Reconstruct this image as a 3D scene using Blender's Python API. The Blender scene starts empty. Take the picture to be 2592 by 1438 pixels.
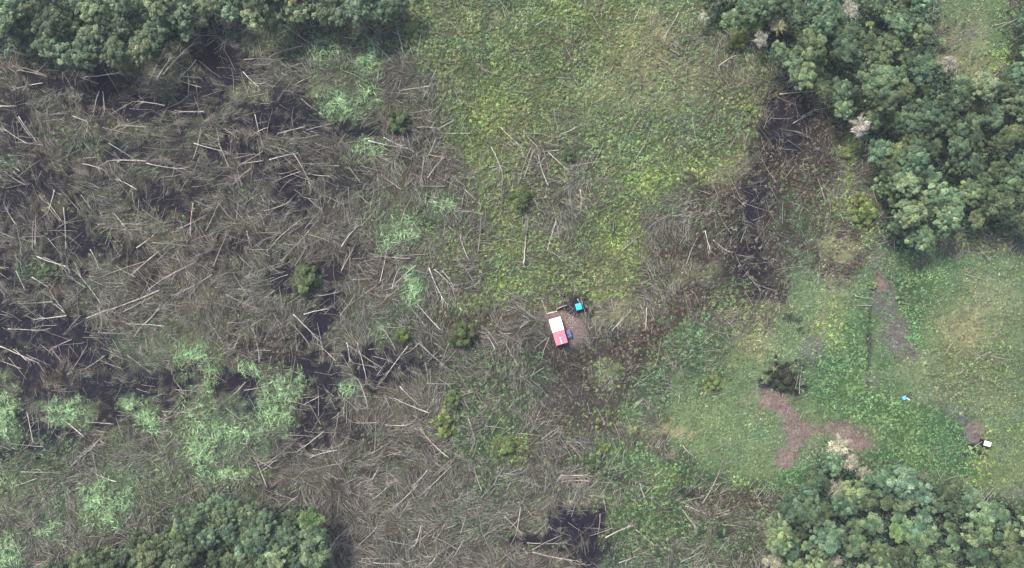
import bpy, math, random
import numpy as np
from mathutils import Matrix, Vector

# ------------------------------------------------------------------ camera, world, sun, exposure
H = 175.0
PX = 0.1                      # metres of ground per photograph pixel
scene = bpy.context.scene
cam_data = bpy.data.cameras.new('camera')
cam_data.sensor_width = 36.0
cam_data.lens = 36.0 * H / 259.2
cam_data.clip_end = 5000.0
cam = bpy.data.objects.new('camera', cam_data)
scene.collection.objects.link(cam)
cam.location = (0, 0, H)
cam.rotation_euler = (0, 0, 0)
scene.camera = cam

SUN_EL, SUN_AZ = 52.0, 250.0      # degrees; light comes over the upper left of the picture
world = bpy.data.worlds.new("World")
scene.world = world
world.use_nodes = True
wn = world.node_tree
wn.nodes.clear()
sky = wn.nodes.new('ShaderNodeTexSky')
sky.sky_type = 'NISHITA'
sky.sun_disc = False
sky.sun_elevation = math.radians(SUN_EL)
sky.sun_rotation = math.radians(320)
sky.dust_density = 3.0
sky.air_density = 1.0
bg = wn.nodes.new('ShaderNodeBackground')
bg.inputs['Strength'].default_value = 0.072
wo = wn.nodes.new('ShaderNodeOutputWorld')
wn.links.new(sky.outputs[0], bg.inputs['Color'])
wn.links.new(bg.outputs[0], wo.inputs['Surface'])

sd = bpy.data.lights.new('sun', 'SUN')
sd.energy = 1.5
sd.angle = math.radians(12)
sd.color = (1.0, 0.97, 0.91)
sun = bpy.data.objects.new('sun', sd)
scene.collection.objects.link(sun)
az = math.radians(320)            # clockwise from +Y, as the sky texture has it
el = math.radians(SUN_EL)
sdir = Vector((math.sin(az) * math.cos(el), math.cos(az) * math.cos(el), math.sin(el)))
sun.rotation_euler = sdir.to_track_quat('Z', 'Y').to_euler()

scene.view_settings.view_transform = 'Standard'
scene.view_settings.look = 'None'
scene.view_settings.gamma = 1.0
scene.view_settings.exposure = 1.86

# ------------------------------------------------------------------ helpers
rng = np.random.default_rng(7)
random.seed(7)
C = scene.collection


def W(px, py, z=0.0):
    """photograph pixel -> world x, y of something standing z above the ground"""
    k = (H - z) / H
    return (px - 1296.0) * PX * k, (719.0 - py) * PX * k


def lin(c):
    c = np.asarray(c, float) / 255.0
    return np.where(c <= 0.04045, c / 12.92, ((c + 0.055) / 1.055) ** 2.4)


def tag(o, label=None, cat=None, group=None, kind=None):
    if label: o['label'] = label
    if cat: o['category'] = cat
    if group: o['group'] = group
    if kind: o['kind'] = kind
    return o


def link(name, me, mat=None, parent=None):
    o = bpy.data.objects.new(name, me)
    C.objects.link(o)
    if mat is not None and me is not None and not me.materials:
        me.materials.append(mat)
    if parent is not None:
        o.parent = parent
    return o


def empty(name, loc, rz=0.0):
    o = bpy.data.objects.new(name, None)
    C.objects.link(o)
    o.location = loc
    o.rotation_euler = (0, 0, rz)
    o.empty_display_size = 0.3
    return o


def raw_mesh(name, V, F, col=None, smooth=False):
    """V (n,3); F (m,k) all faces with k corners; col (m,3) per face"""
    me = bpy.data.meshes.new(name)
    V = np.ascontiguousarray(V, np.float32)
    F = np.ascontiguousarray(F, np.int32)
    m, k = F.shape
    me.vertices.add(len(V))
    me.vertices.foreach_set('co', V.ravel())
    me.loops.add(m * k)
    me.loops.foreach_set('vertex_index', F.ravel())
    me.polygons.add(m)
    me.polygons.foreach_set('loop_start', np.arange(0, m * k, k, dtype=np.int32))
    if smooth:
        me.polygons.foreach_set('use_smooth', np.ones(m, bool))
    me.update(calc_edges=True)
    if col is not None:
        a = me.attributes.new('Col', 'FLOAT_COLOR', 'FACE')
        c4 = np.ones((m, 4), np.float32)
        c4[:, :3] = col
        a.data.foreach_set('color', c4.ravel())
    return me


class MB:
    """collects simple shapes into one mesh"""
    def __init__(self):
        self.v, self.f = [], []

    def add(self, vs, fs):
        n = len(self.v)
        self.v += [tuple(v) for v in vs]
        self.f += [tuple(i + n for i in f) for f in fs]

    def box(self, x0, x1, y0, y1, z0, z1, top=None):
        zs = top or (z1, z1, z1, z1)
        self.add([(x0, y0, z0), (x1, y0, z0), (x1, y1, z0), (x0, y1, z0),
                  (x0, y0, zs[0]), (x1, y0, zs[1]), (x1, y1, zs[2]), (x0, y1, zs[3])],
                 [(3, 2, 1, 0), (4, 5, 6, 7), (0, 1, 5, 4), (1, 2, 6, 5), (2, 3, 7, 6), (3, 0, 4, 7)])

    def tube(self, pts, radii, sides=6, cap=True):
        pts = [Vector(p) for p in pts]
        vs, fs = [], []
        n = len(pts)
        for i, p in enumerate(pts):
            d = (pts[min(i + 1, n - 1)] - pts[max(i - 1, 0)]).normalized()
            a = Vector((0, 0, 1)) if abs(d.z) < 0.9 else Vector((1, 0, 0))
            u = d.cross(a).normalized()
            w = d.cross(u)
            for s in range(sides):
                t = 2 * math.pi * s / sides
                vs.append(p + (u * math.cos(t) + w * math.sin(t)) * radii[i])
        for i in range(n - 1):
            for s in range(sides):
                t = (s + 1) % sides
                fs.append((i * sides + s, i * sides + t, (i + 1) * sides + t, (i + 1) * sides + s))
        if cap:
            fs.append(tuple(reversed(range(sides))))
            fs.append(tuple((n - 1) * sides + s for s in range(sides)))
        self.add(vs, fs)

    def mesh(self, name, smooth=False):
        me = bpy.data.meshes.new(name)
        me.from_pydata(self.v, [], self.f)
        if smooth:
            for p in me.polygons: p.use_smooth = True
        me.update()
        return me

    def build(self, name, mat, parent=None, smooth=False):
        return link(name, self.mesh(name, smooth), mat, parent)


# ---- noise fields
def vnoise(x, y, cell, seed):
    r = np.random.default_rng(seed)
    N = 256
    g = r.random((N, N))
    fx, fy = x / cell + 1000.0, y / cell + 1000.0
    ix, iy = np.floor(fx).astype(int), np.floor(fy).astype(int)
    tx, ty = fx - ix, fy - iy
    tx = tx * tx * (3 - 2 * tx)
    ty = ty * ty * (3 - 2 * ty)
    a = g[iy % N, ix % N]; b = g[iy % N, (ix + 1) % N]
    c = g[(iy + 1) % N, ix % N]; d = g[(iy + 1) % N, (ix + 1) % N]
    return (a * (1 - tx) + b * tx) * (1 - ty) + (c * (1 - tx) + d * tx) * ty


def fbm(x, y, cell, seed, octs=4, gain=0.55):
    s, amp, tot = 0.0, 1.0, 0.0
    for o in range(octs):
        s = s + amp * vnoise(x, y, cell / 2 ** o, seed + o * 17)
        tot += amp
        amp *= gain
    return s / tot          # 0..1, mean .5


def sstep(a, b, x):
    t = np.clip((x - a) / (b - a), 0, 1)
    return t * t * (3 - 2 * t)

# ------------------------------------------------------------------ materials


def new_mat(name):
    m = bpy.data.materials.new(name)
    m.use_nodes = True
    nt = m.node_tree
    b = nt.nodes['Principled BSDF']
    b.inputs['Roughness'].default_value = 0.85
    b.inputs['Specular IOR Level'].default_value = 0.25
    return m, nt, b


def mat_attr(name, noise_scale=3.0, lo=0.7, hi=1.3, use_obj=True, rough=0.8, transl=0.0, spec=0.25):
    """face colour x object colour x a little noise in the surface"""
    m, nt, b = new_mat(name)
    N = nt.nodes
    at = N.new('ShaderNodeAttribute'); at.attribute_name = 'Col'
    col = at.outputs['Color']
    if use_obj:
        oi = N.new('ShaderNodeObjectInfo')
        mx = N.new('ShaderNodeMix'); mx.data_type = 'RGBA'; mx.blend_type = 'MULTIPLY'
        mx.inputs[0].default_value = 1.0
        nt.links.new(col, mx.inputs[6]); nt.links.new(oi.outputs['Color'], mx.inputs[7])
        col = mx.outputs[2]
    geo = N.new('ShaderNodeNewGeometry')
    nz = N.new('ShaderNodeTexNoise'); nz.inputs['Scale'].default_value = noise_scale
    nz.inputs['Detail'].default_value = 3.0
    nt.links.new(geo.outputs['Position'], nz.inputs['Vector'])
    mr = N.new('ShaderNodeMapRange')
    mr.inputs[1].default_value = 0.3; mr.inputs[2].default_value = 0.7
    mr.inputs[3].default_value = lo; mr.inputs[4].default_value = hi
    nt.links.new(nz.outputs[0], mr.inputs[0])
    m2 = N.new('ShaderNodeVectorMath'); m2.operation = 'SCALE'
    nt.links.new(col, m2.inputs[0]); nt.links.new(mr.outputs[0], m2.inputs['Scale'])
    nt.links.new(m2.outputs[0], b.inputs['Base Color'])
    b.inputs['Roughness'].default_value = rough
    b.inputs['Specular IOR Level'].default_value = spec
    return m


def mat_plain(name, rgb, rough=0.8, noise=0.2, scale=4.0, spec=0.25):
    m, nt, b = new_mat(name)
    N = nt.nodes
    tc = N.new('ShaderNodeTexCoord')
    nz = N.new('ShaderNodeTexNoise'); nz.inputs['Scale'].default_value = scale
    nz.inputs['Detail'].default_value = 5.0
    nt.links.new(tc.outputs['Object'], nz.inputs['Vector'])
    cr = N.new('ShaderNodeMix'); cr.data_type = 'RGBA'
    c = lin(rgb)
    cr.inputs[6].default_value = (*np.clip(c * (1 - noise), 0, 1), 1)
    cr.inputs[7].default_value = (*np.clip(c * (1 + noise), 0, 1), 1)
    nt.links.new(nz.outputs[0], cr.inputs[0])
    nt.links.new(cr.outputs[2], b.inputs['Base Color'])
    b.inputs['Roughness'].default_value = rough
    b.inputs['Specular IOR Level'].default_value = spec
    return m


M_ground = mat_attr('ground_soil', 2.2, 0.55, 1.4, use_obj=False, rough=0.95, spec=0.1)
M_leaf = mat_attr('leaf', 0.8, 0.8, 1.2, rough=0.6)
M_twig = mat_attr('dead_twig', 2.0, 0.75, 1.25, rough=0.85)
M_bark = mat_attr('bleached_bark', 1.5, 0.75, 1.25, rough=0.85)
M_trunk = mat_plain('living_bark', (98, 94, 84), 0.9, 0.3, 5.0)
M_white = mat_plain('white_sheet', (252, 252, 252), 0.5, 0.02, 1.0)
M_pink = mat_plain('pink_sheet', (208, 114, 130), 0.5, 0.03, 1.0)
M_red = mat_plain('red_paint', (140, 40, 50), 0.6, 0.1)
M_wood = mat_plain('grey_wood', (140, 125, 108), 0.85, 0.3, 6.0)
M_darkwood = mat_plain('dark_wood', (60, 52, 48), 0.9, 0.3, 6.0)
M_turq = mat_plain('turquoise_tarp', (66, 186, 214), 0.45, 0.06, 3.0)
M_turq_shade = mat_plain('shaded_tarp_side', (20, 90, 130), 0.5, 0.1, 3.0)  # hanging sides of the turquoise tarp, their shade put into the colour
M_blue = mat_plain('blue_tarp', (98, 114, 150), 0.6, 0.45, 2.5)
M_sky = mat_plain('pale_blue_tarp', (95, 175, 220), 0.5, 0.2, 2.0)
M_black = mat_plain('black_plastic', (28, 28, 32), 0.7, 0.2)

# ------------------------------------------------------------------ what grows where (authored in photograph pixels)
# classes: b grey-brown brushwood, d burnt dark ground and painted shade pockets, g olive herbs, y yellow-green, k deep green,
# e bright green, m smooth grey-green grass, p straw, r red soil, s grey dirt, w brown vine litter, f forest floor, l pale fern
CL = 'bdgykemprswfl'
CI = {c: i for i, c in enumerate(CL)}
#@PATCH_BEGIN
POLYS = [
 ('g', 40, [(1000,-300),(1960,-300),(1960,220),(1890,420),(1800,500),(1640,560),(1620,700),(1480,775),(1180,800),(1215,700),(1210,460),(1110,350),(1100,200),(1010,110)]),
 ('w', 30, [(1965,205),(2070,250),(2160,380),(2130,470),(2190,600),(2190,740),(2010,780),(1960,830),(1870,800),(1720,800),(1650,900),(1600,1080),(1420,1110),(1240,960),(1390,880),(1520,880),(1640,780),(1690,690),(1640,600),(1760,510),(1900,430),(1945,300)]),
 ('m', 30, [(1710,820),(1890,880),(1960,780),(2005,690),(2140,740),(2230,630),(2900,600),(2900,1330),(2592,1300),(2400,1230),(2200,1160),(2100,1160),(1980,1235),(1700,1240),(1670,1100),(1700,960)]),
 ('k', 30, [(1120,880),(1380,890),(1420,960),(1330,1060),(1300,1160),(1150,1150),(1110,1000)]),
 ('k', 30, [(1490,1120),(1700,1130),(1980,1240),(1930,1438),(1600,1700),(1400,1500),(1500,1380)]),
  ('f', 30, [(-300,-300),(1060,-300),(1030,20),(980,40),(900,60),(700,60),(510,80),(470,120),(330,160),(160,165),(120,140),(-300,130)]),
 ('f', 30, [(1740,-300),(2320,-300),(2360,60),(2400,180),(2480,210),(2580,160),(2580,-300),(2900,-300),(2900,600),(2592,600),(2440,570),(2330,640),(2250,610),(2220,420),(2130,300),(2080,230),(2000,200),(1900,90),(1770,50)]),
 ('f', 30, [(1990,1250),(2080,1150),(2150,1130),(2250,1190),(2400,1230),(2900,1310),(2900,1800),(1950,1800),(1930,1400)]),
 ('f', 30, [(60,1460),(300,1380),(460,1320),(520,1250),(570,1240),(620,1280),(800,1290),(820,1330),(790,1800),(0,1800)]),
 ('m', 25, [(2340,-200),(2570,-200),(2560,80),(2530,160),(2470,190),(2410,160),(2370,40)]),
]
ELL = """
w 1990 300 70 90 30 .9|w 2050 370 60 60 0 .9|w 1930 480 60 110 15 .9|w 1890 620 80 110 20 .9|w 1800 700 100 70 -20 .8|w 1900 740 80 50 0 .8|w 2080 660 70 50 0 .8|w 1700 760 80 40 -10 .6|w 1780 560 70 40 -35 .8|w 1560 930 90 90 0 .7|w 1520 1030 90 60 0 .7|w 1440 920 50 40 0 .5
d 550 165 70 66 0 1|d 500 225 60 30 -20 1|d 590 215 50 30 10 1|d 760 275 60 26 0 .9|d 640 320 50 18 0 .8|d 360 275 50 26 0 .9|d 260 240 60 40 20 1|d 150 215 60 25 10 .8|d 40 330 28 70 0 1|d 420 265 80 25 5 1
d 690 290 75 35 5 1|d 780 310 55 20 0 .7|d 90 465 70 45 10 1|d 400 515 55 30 0 1|d 300 390 60 22 0 .8|d 600 385 60 20 5 .8
d 740 465 45 50 30 .9|d 170 560 60 45 20 1|d 60 560 50 40 20 .6|d 40 500 40 30 0 .8|d 230 610 50 30 0 1|d 70 690 60 35 0 .9|d 330 650 50 20 10 .6
d 160 690 50 25 0 .9|d 100 830 125 45 10 1|d 180 870 70 60 20 1|d 60 920 90 50 20 1|d 10 830 40 80 0 .9|d 260 1000 120 50 5 1|d 130 1010 80 25 0 .8|d 100 1110 80 60 0 1
d 380 945 70 30 0 1|d 470 960 50 30 10 .9|d 590 985 85 45 10 1|d 570 1045 60 35 0 1|d 720 920 90 40 10 .8|d 830 985 30 70 25 .9|d 775 1080 45 40 20 .8|d 740 1130 60 30 20 .5
d 950 925 70 35 10 .8|d 1040 910 60 25 0 .6|d 1078 560 18 35 10 1|d 920 650 50 25 20 .5|d 810 810 25 60 30 .8|d 710 700 22 35 0 1|d 850 690 50 18 10 .7|d 870 1080 50 20 20 .6
d 1460 1345 52 38 10 1|d 1490 1405 40 28 20 1|d 1340 1372 40 14 5 1|d 1500 1300 18 45 10 1|d 1540 1200 30 18 10 .9|d 1400 1360 40 14 0 .8|d 700 240 40 30 0 .5|d 1000 210 20 30 0 .6
d 1050 400 20 30 0 .5|d 870 460 40 30 0 .6|d 900 330 60 18 0 .8|d 500 480 40 25 0 .7|d 560 640 40 20 0 .6|d 620 610 40 20 0 .6|d 130 360 60 20 0 .5|d 480 420 60 20 0 .5
w 1990 290 65 90 30 .9|w 2050 370 60 60 0 .8|w 1920 480 50 110 15 .95|w 1890 640 65 120 15 .95|w 1930 760 75 45 0 .8|w 1790 720 90 50 -20 .6|w 1840 540 60 40 -35 .7|w 1560 940 80 80 0 .6|d 1985 320 55 80 20 .45|d 1905 560 45 190 12 .42|d 1960 320 22 50 10 .7|d 2010 345 24 28 0 .6|d 1900 520 18 50 15 .6|d 1890 640 28 60 0 .5|d 1920 760 50 30 0 .4|d 1980 960 38 30 0 .9|d 2005 800 30 30 0 .6|d 1770 480 40 14 25 .5
d 1350 940 40 25 0 .3|d 1240 640 16 40 0 .2|d 1460 770 36 22 0 .9|d 1440 775 20 14 0 .8|d 2465 1140 34 20 0 .9|d 1410 875 50 20 0 .5|d 1760 1290 70 30 30 .6|d 1720 1260 40 20 20 .6
d 245 905 30 30 0 .8|d 340 470 40 20 0 .5|d 460 560 50 18 0 .5|d 540 560 40 14 0 .5|d 290 300 60 20 0 .5|d 20 250 40 30 0 .6
k 190 370 70 40 0 .45|k 110 690 60 40 0 .6|k 20 420 60 30 0 .4|m 560 1110 110 80 0 .7|m 420 870 120 60 0 .45|m 650 100 90 35 0 .6|k 880 120 120 60 0 .6|k 880 230 100 70 0 .6
k 730 30 60 20 0 .6|k 780 150 50 40 0 .5|k 1000 560 90 50 0 .5|k 1110 520 60 40 0 .5|k 1140 600 50 50 0 .4|k 970 810 80 40 0 .5|k 950 500 50 25 0 .4|k 1250 1180 80 70 0 .5|k 1200 1300 90 60 0 .5
g 1130 650 60 80 0 .5|m 80 1250 140 90 0 .5|m 380 1180 120 90 0 .45|k 200 1180 150 70 0 .4|g 420 1240 120 60 0 .3|k 450 1290 180 60 0 .4|k 1160 800 70 30 0 .6|b 1010 200 60 60 30 .9|b 1040 260 50 60 0 .9|b 1060 330 40 60 0 .8
l 940 150 32 52 10 1|l 870 265 60 32 0 .9|l 820 130 38 30 0 .7|l 930 380 38 26 0 .8|l 1120 510 42 26 0 .7|l 1030 585 42 42 0 1|l 985 610 30 35 0 .8|l 1045 728 30 42 0 1
l 635 932 40 20 20 1|l 490 898 55 30 10 1|l 720 985 50 50 10 1|l 700 1045 45 40 0 1|l 500 1085 50 80 0 1|l 600 1090 60 35 0 .9|l 170 1040 58 32 0 1|l 380 1060 36 36 0 1
l 328 1022 26 17 0 1|l 15 1040 38 85 0 1|l 520 1150 60 55 0 .9|l 250 1265 48 60 20 1|l 318 1255 32 42 20 1|l 280 1310 42 22 20 1|l 140 1335 40 28 0 .8|l 15 1400 45 60 0 1
l 880 985 26 20 0 .8|l 960 830 32 25 0 .6|l 575 1195 45 30 0 .8|l 530 960 20 50 20 .7|l 930 240 30 25 0 .6|l 15 1215 35 30 0 .6
y 1222 240 22 50 5 .9|y 1200 330 22 70 10 .6|y 1260 300 50 60 0 .4|y 1430 35 80 18 5 .8|y 1655 455 60 30 0 1|y 1700 430 50 100 20 .6|y 1640 360 90 50 0 .5
y 1545 580 60 35 20 1|y 1580 635 50 25 20 .7|y 1870 110 28 40 0 .9|y 1895 275 20 12 0 .9|y 2150 430 20 60 0 .9|y 2180 530 40 50 20 .8|y 2200 590 25 25 0 .6|y 1210 775 50 20 0 .9
y 1270 620 40 130 0 .4|y 1280 400 60 100 0 .4|y 1320 700 90 40 0 .4|y 1120 1075 30 42 0 .5|y 1250 1040 40 40 0 .5|y 1290 1130 45 35 0 .8|y 1530 1130 30 15 0 .6
y 1810 970 28 24 0 .9|e 1640 1000 45 70 0 .7|e 1600 1060 35 40 0 .7|e 1580 1160 90 45 5 .8|e 1650 1180 60 40 0 .7|y 2120 380 18 30 0 .6|y 1540 940 40 25 0 .6|p 1530 680 50 30 0 .6
k 1232 70 11 115 2 1|p 1256 30 8 45 2 .9|y 1252 140 11 70 2 .9|k 1260 10 120 12 0 .7|k 1210 180 50 60 0 .6|k 1080 120 80 60 0 .4|k 1150 300 60 80 0 .5|k 1360 150 70 60 0 .4|k 1480 100 60 60 0 .3|k 1760 90 70 60 0 .3
e 1700 520 50 30 0 .5|k 1640 350 120 50 0 .5|k 1820 300 60 80 0 .4|k 1500 560 60 40 0 .4|k 1440 390 60 40 0 .4|b 1340 420 60 60 0 .5|b 1420 520 90 60 0 .5|b 1360 410 22 45 15 1|b 1490 440 40 50 0 .5
p 1600 100 70 50 0 .5|p 1700 60 80 60 0 .5|p 1570 230 80 40 20 .5|p 1640 180 70 40 0 .5|p 1480 280 70 50 0 .3|p 1780 170 80 60 0 .4|p 1730 260 80 30 0 .3|b 1850 200 60 80 10 .4
p 1860 430 60 30 -30 .4|k 1700 560 120 60 0 .5|g 1500 700 90 50 0 .6|p 1580 780 80 40 0 .6|g 1640 700 60 50 0 .6|y 1520 740 60 20 0 .3
b 1690 560 60 50 25 .6|b 1740 520 50 40 30 .6|b 1680 720 60 50 0 .6|k 2050 480 60 60 0 .35|m 2080 560 70 50 0 .35|k 2010 560 40 60 0 .3|m 1990 620 40 50 0 .2|p 2110 630 28 45 0 .8|p 2140 620 30 30 0 .5|g 2130 520 50 50 0 .6
g 1860 760 60 50 0 .6|p 1950 790 60 25 0 .6|p 1930 870 60 50 0 .6|g 1880 800 50 50 0 .5|p 1760 690 60 30 0 .4|k 1760 900 70 70 0 .9|e 1740 830 50 25 0 .7|k 1660 960 35 80 0 .7
p 2080 790 60 70 0 .7|y 2110 820 50 60 0 .5|m 2030 740 35 90 0 .9|m 2000 850 30 40 0 .9|s 2045 890 40 45 0 .7|k 2050 930 50 30 0 .4|e 2120 950 70 60 0 .9|e 2170 890 35 90 0 .9
e 2200 1030 130 55 12 1|e 2330 1080 130 70 12 1|e 2420 1120 50 80 0 1|e 2100 1010 50 40 0 .8|e 2230 940 20 60 0 .6|k 2300 730 60 60 0 .8|e 2350 700 90 60 0 .5|e 2300 830 40 50 0 .9|e 2290 790 50 30 0 .6
y 2450 600 90 30 15 .4|p 2440 830 50 60 0 .8|p 2470 880 50 40 0 .8|p 2520 800 60 70 0 .4|p 2500 740 60 50 0 .5|p 2380 930 90 50 0 .4|g 2480 960 110 70 0 .7|p 2500 1000 80 50 0 .3|e 2530 900 40 40 0 .3
s 2230 700 16 60 0 .6|s 2262 845 30 34 30 1|s 2285 885 20 24 0 .8|s 2240 760 25 40 0 .8|s 2340 1012 46 8 12 .7|s 2280 1000 40 8 12 .5|s 2430 1045 34 16 30 .8|r 2140 1092 56 26 12 .7|r 1985 1145 36 36 0 .6|r 1950 1012 50 18 10 .7|r 2015 1080 36 36 0 .6|s 2572 1258 26 22 0 1|s 2210 960 20 30 0 .6
d 2200 860 4 110 2 .8|m 2540 1090 50 35 0 .8|y 2560 1080 22 14 0 .5|y 2500 1190 50 60 20 .3|y 2490 1110 20 30 0 .4|m 2560 1180 40 80 0 .6|e 2280 1180 110 40 10 .8|e 2380 1200 80 40 0 .8|p 2370 1000 40 14 0 .5
e 2000 1220 60 45 0 .9|e 1980 1190 30 30 0 .4|m 1860 1160 90 60 0 .7|y 1870 1220 40 20 0 .6|y 1670 1210 40 30 0 .6|p 1690 1090 40 14 5 .9|p 1600 1090 22 16 0 .8|p 1500 1260 70 16 0 .5|e 1660 1270 90 50 0 .5
k 1790 1330 60 70 0 .5|e 1810 1330 30 25 0 .6|b 1850 1290 120 50 20 .5|w 1850 1260 100 30 10 .7|b 1720 1420 160 40 0 .4|w 1900 1400 60 60 20 .6|w 1400 1170 90 60 10 .5
k 1440 1200 50 30 0 .4|s 1440 1010 80 40 0 .3|g 1560 1050 60 60 0 .4|g 1450 1080 60 40 0 .4|p 1540 960 40 30 0 .5
p 2440 120 60 90 -10 .6|y 2560 130 30 20 0 .5|s 2440 90 30 40 30 .6|e 2560 70 40 50 0 .6|y 2530 150 30 25 0 .5|y 2200 330 0 0 0 0
p 430 170 60 50 -30 .5|p 130 520 60 20 0 .2|p 420 600 50 20 0 .5|p 480 740 70 30 0 .3|p 640 230 50 30 0 .5|p 300 330 90 20 0 .3|p 820 220 40 25 0 .4|g 330 570 60 40 0 .15
w 620 880 60 30 0 .4|w 680 900 50 40 0 .6|w 1180 810 60 30 0 .8|w 490 750 70 30 0 .4|w 1000 1140 60 25 0 .6|w 1080 350 40 50 0 .5|w 1130 1190 40 25 0 .5
"""
SOIL = [
 ('r', 8, [(1895,1003),(1925,1010),(1968,1000),(1992,1018),(2022,1050),(2030,1078),(2060,1084),(2125,1068),(2160,1082),(2190,1110),(2222,1140),(2150,1132),(2110,1100),(2040,1104),(2020,1122),(2010,1160),(1985,1180),(1950,1180),(1948,1128),(1985,1108),(1990,1060),(1970,1038),(1930,1028)]),
 ('r', 7, [(1376,782),(1400,792),(1425,780),(1456,796),(1486,826),(1486,852),(1470,874),(1436,888),(1390,830)]),
 ('r', 6, [(1360,745),(1372,760),(1388,800),(1380,806)]),
 ('r', 6, [(2448,1068),(2484,1066),(2492,1090),(2494,1112),(2470,1126),(2455,1124)]),
 ('r', 8, [(2215,690),(2238,680),(2245,740),(2228,760)]),
]
#@PATCH_END
MX0, MX1, MY0, MY1 = -260, 2850, -260, 1700      # authored area with its margin, in pixels
STEP = 4
gx = np.arange(MX0, MX1 + STEP, STEP, dtype=float)
gy = np.arange(MY0, MY1 + STEP, STEP, dtype=float)
GX, GY = np.meshgrid(gx, gy)
Wt = np.zeros((len(CL),) + GX.shape)
Wt[0] = 1.0
warp = 34.0
WX = GX + (fbm(GX, GY, 90, 11) - .5) * 2 * warp + (fbm(GX, GY, 22, 13, 3) - .5) * 26
WY = GY + (fbm(GX, GY, 90, 12) - .5) * 2 * warp + (fbm(GX, GY, 22, 14, 3) - .5) * 26


def inside(poly, X, Y):
    r = np.zeros(X.shape, bool)
    n = len(poly)
    for i in range(n):
        x1, y1 = poly[i]; x2, y2 = poly[(i + 1) % n]
        if y1 == y2: continue
        c = ((Y >= min(y1, y2)) & (Y < max(y1, y2)))
        xx = x1 + (Y - y1) * (x2 - x1) / (y2 - y1)
        r ^= c & (X < xx)
    return r


def blur(a, n):
    for _ in range(2):
        for ax in (0, 1):
            p = np.pad(a, [(n, n) if i == ax else (0, 0) for i in (0, 1)], mode='edge')
            c = np.cumsum(p, axis=ax)
            c = np.concatenate([np.zeros_like(np.take(c, [0], axis=ax)), c], axis=ax)
            k = 2 * n + 1
            a = (np.take(c, range(k, c.shape[ax]), axis=ax) - np.take(c, range(0, c.shape[ax] - k), axis=ax)) / k
    return a


def paint(c, a):
    global Wt
    Wt = Wt * (1 - a)
    Wt[CI[c]] += a


mott = .5 * fbm(GX, GY, 14, 31, 2) + .5 * fbm(GX, GY, 48, 33, 4)
mott = np.clip(.5 + (mott - .5) * 1.8, 0, 1)
mfine = np.clip(.5 + (.6 * fbm(GX, GY, 11, 35, 2) + .4 * fbm(GX, GY, 26, 37, 3) - .5) * 2.2, 0, 1)
for c, soft, poly in POLYS:
    m = inside(poly, WX, WY).astype(float)
    m = blur(m, max(1, int(soft / STEP * .8)))
    a = sstep(0.25, 0.75, m + (mott - .5) * 1.3 * (1 - np.abs(2 * m - 1)))
    paint(c, a)
for t in ELL.replace('\n', '|').split('|'):
    t = t.split()
    if len(t) != 7: continue
    cx, cy, rx, ry, rot, s = map(float, t[1:])
    if rx <= 0: continue
    th = math.radians(rot)
    sel = (np.abs(GX - cx) < 2.2 * max(rx, ry) + 50) & (np.abs(GY - cy) < 2.2 * max(rx, ry) + 50)
    k = 0.55 if min(rx, ry) > 12 else 0.12
    if t[0] == 'd' and min(rx, ry) > 12: rx *= 1.25; ry *= 1.3; s = min(1.0, s * 1.3)
    dx = (GX + (WX - GX) * k) - cx; dy = (GY + (WY - GY) * k) - cy
    u = (dx * math.cos(th) + dy * math.sin(th)) / rx
    v = (-dx * math.sin(th) + dy * math.cos(th)) / ry
    r = np.sqrt(u * u + v * v)
    if t[0] == 'd':
        a = sstep(-0.25, 0.25, (1.02 - r) + (mfine - .5) * 1.5) * s * sel
    else:
        a = sstep(-0.40, 0.40, (1.05 - r) + (mott - .5) * 1.5) * s * sel
    if s < 0.7:
        a = np.clip(a * (0.6 + 1.6 * (fbm(GX, GY, 30, 55, 3) - .3)), 0, 1)
    paint(t[0], a)
for c, soft, poly in SOIL:
    m = inside(poly, GX + (WX - GX) * .55, GY + (WY - GY) * .55).astype(float)
    m = blur(m, max(1, int(soft / STEP)))
    paint(c, sstep(0.15, 0.85, m + (mott - .5) * 1.3 * (1 - np.abs(2 * m - 1))) * np.clip((.25 if poly[0][0] > 1500 else .75) + 1.4 * fbm(GX, GY, 22, 77, 3), 0, 1))
keepd = Wt[CI['d']].copy(); keepr = Wt[CI['r']].copy(); keepf = Wt[CI['f']].copy()
mix_ = np.stack([blur(w_, 9) for w_ in Wt])
solid = np.clip(keepd + keepr + keepf, 0, 1)
mixa = .30 * (1 - solid) * (.4 + 1.2 * sstep(.35, .65, fbm(GX, GY, 20, 611, 3)))
Wt = Wt * (1 - mixa) + mix_ * mixa
# scattered greenery in the brushwood, and brushwood in the greenery
paint('k', .20 * sstep(.50, .66, fbm(GX, GY, 70, 621, 4)) * Wt[0])
paint('m', .16 * sstep(.50, .64, fbm(GX, GY, 90, 631, 4)) * Wt[0])
for cx, cy, rx_, ry_, s_ in ((1250, 960, 170, 110, .4), (1560, 1230, 120, 70, .25), (1300, 560, 120, 160, .12), (1420, 560, 90, 160, .25), (1760, 120, 150, 110, .2)):
    paint('b', s_ * sstep(1.3, .5, np.hypot((GX - cx) / rx_, (GY - cy) / ry_) + (mott - .5)))
paint('b', .22 * sstep(.52, .68, fbm(GX, GY, 60, 641, 4)) * (Wt[CI['g']] + Wt[CI['y']] + Wt[CI['k']]))
# shade pockets in the brushwood, painted in as dark ground
shade_hole = sstep(0.55, 0.64, fbm(GX, GY, 50, 71, 4)) * Wt[0] * 0.8
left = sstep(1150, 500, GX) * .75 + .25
paint('d', shade_hole * left * sstep(.3, .6, mfine))
small = sstep(.62, .72, fbm(GX, GY, 20, 73, 3)) * Wt[0] * .7  # smaller shade gaps, painted the same way
paint('d', small * left)


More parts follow.
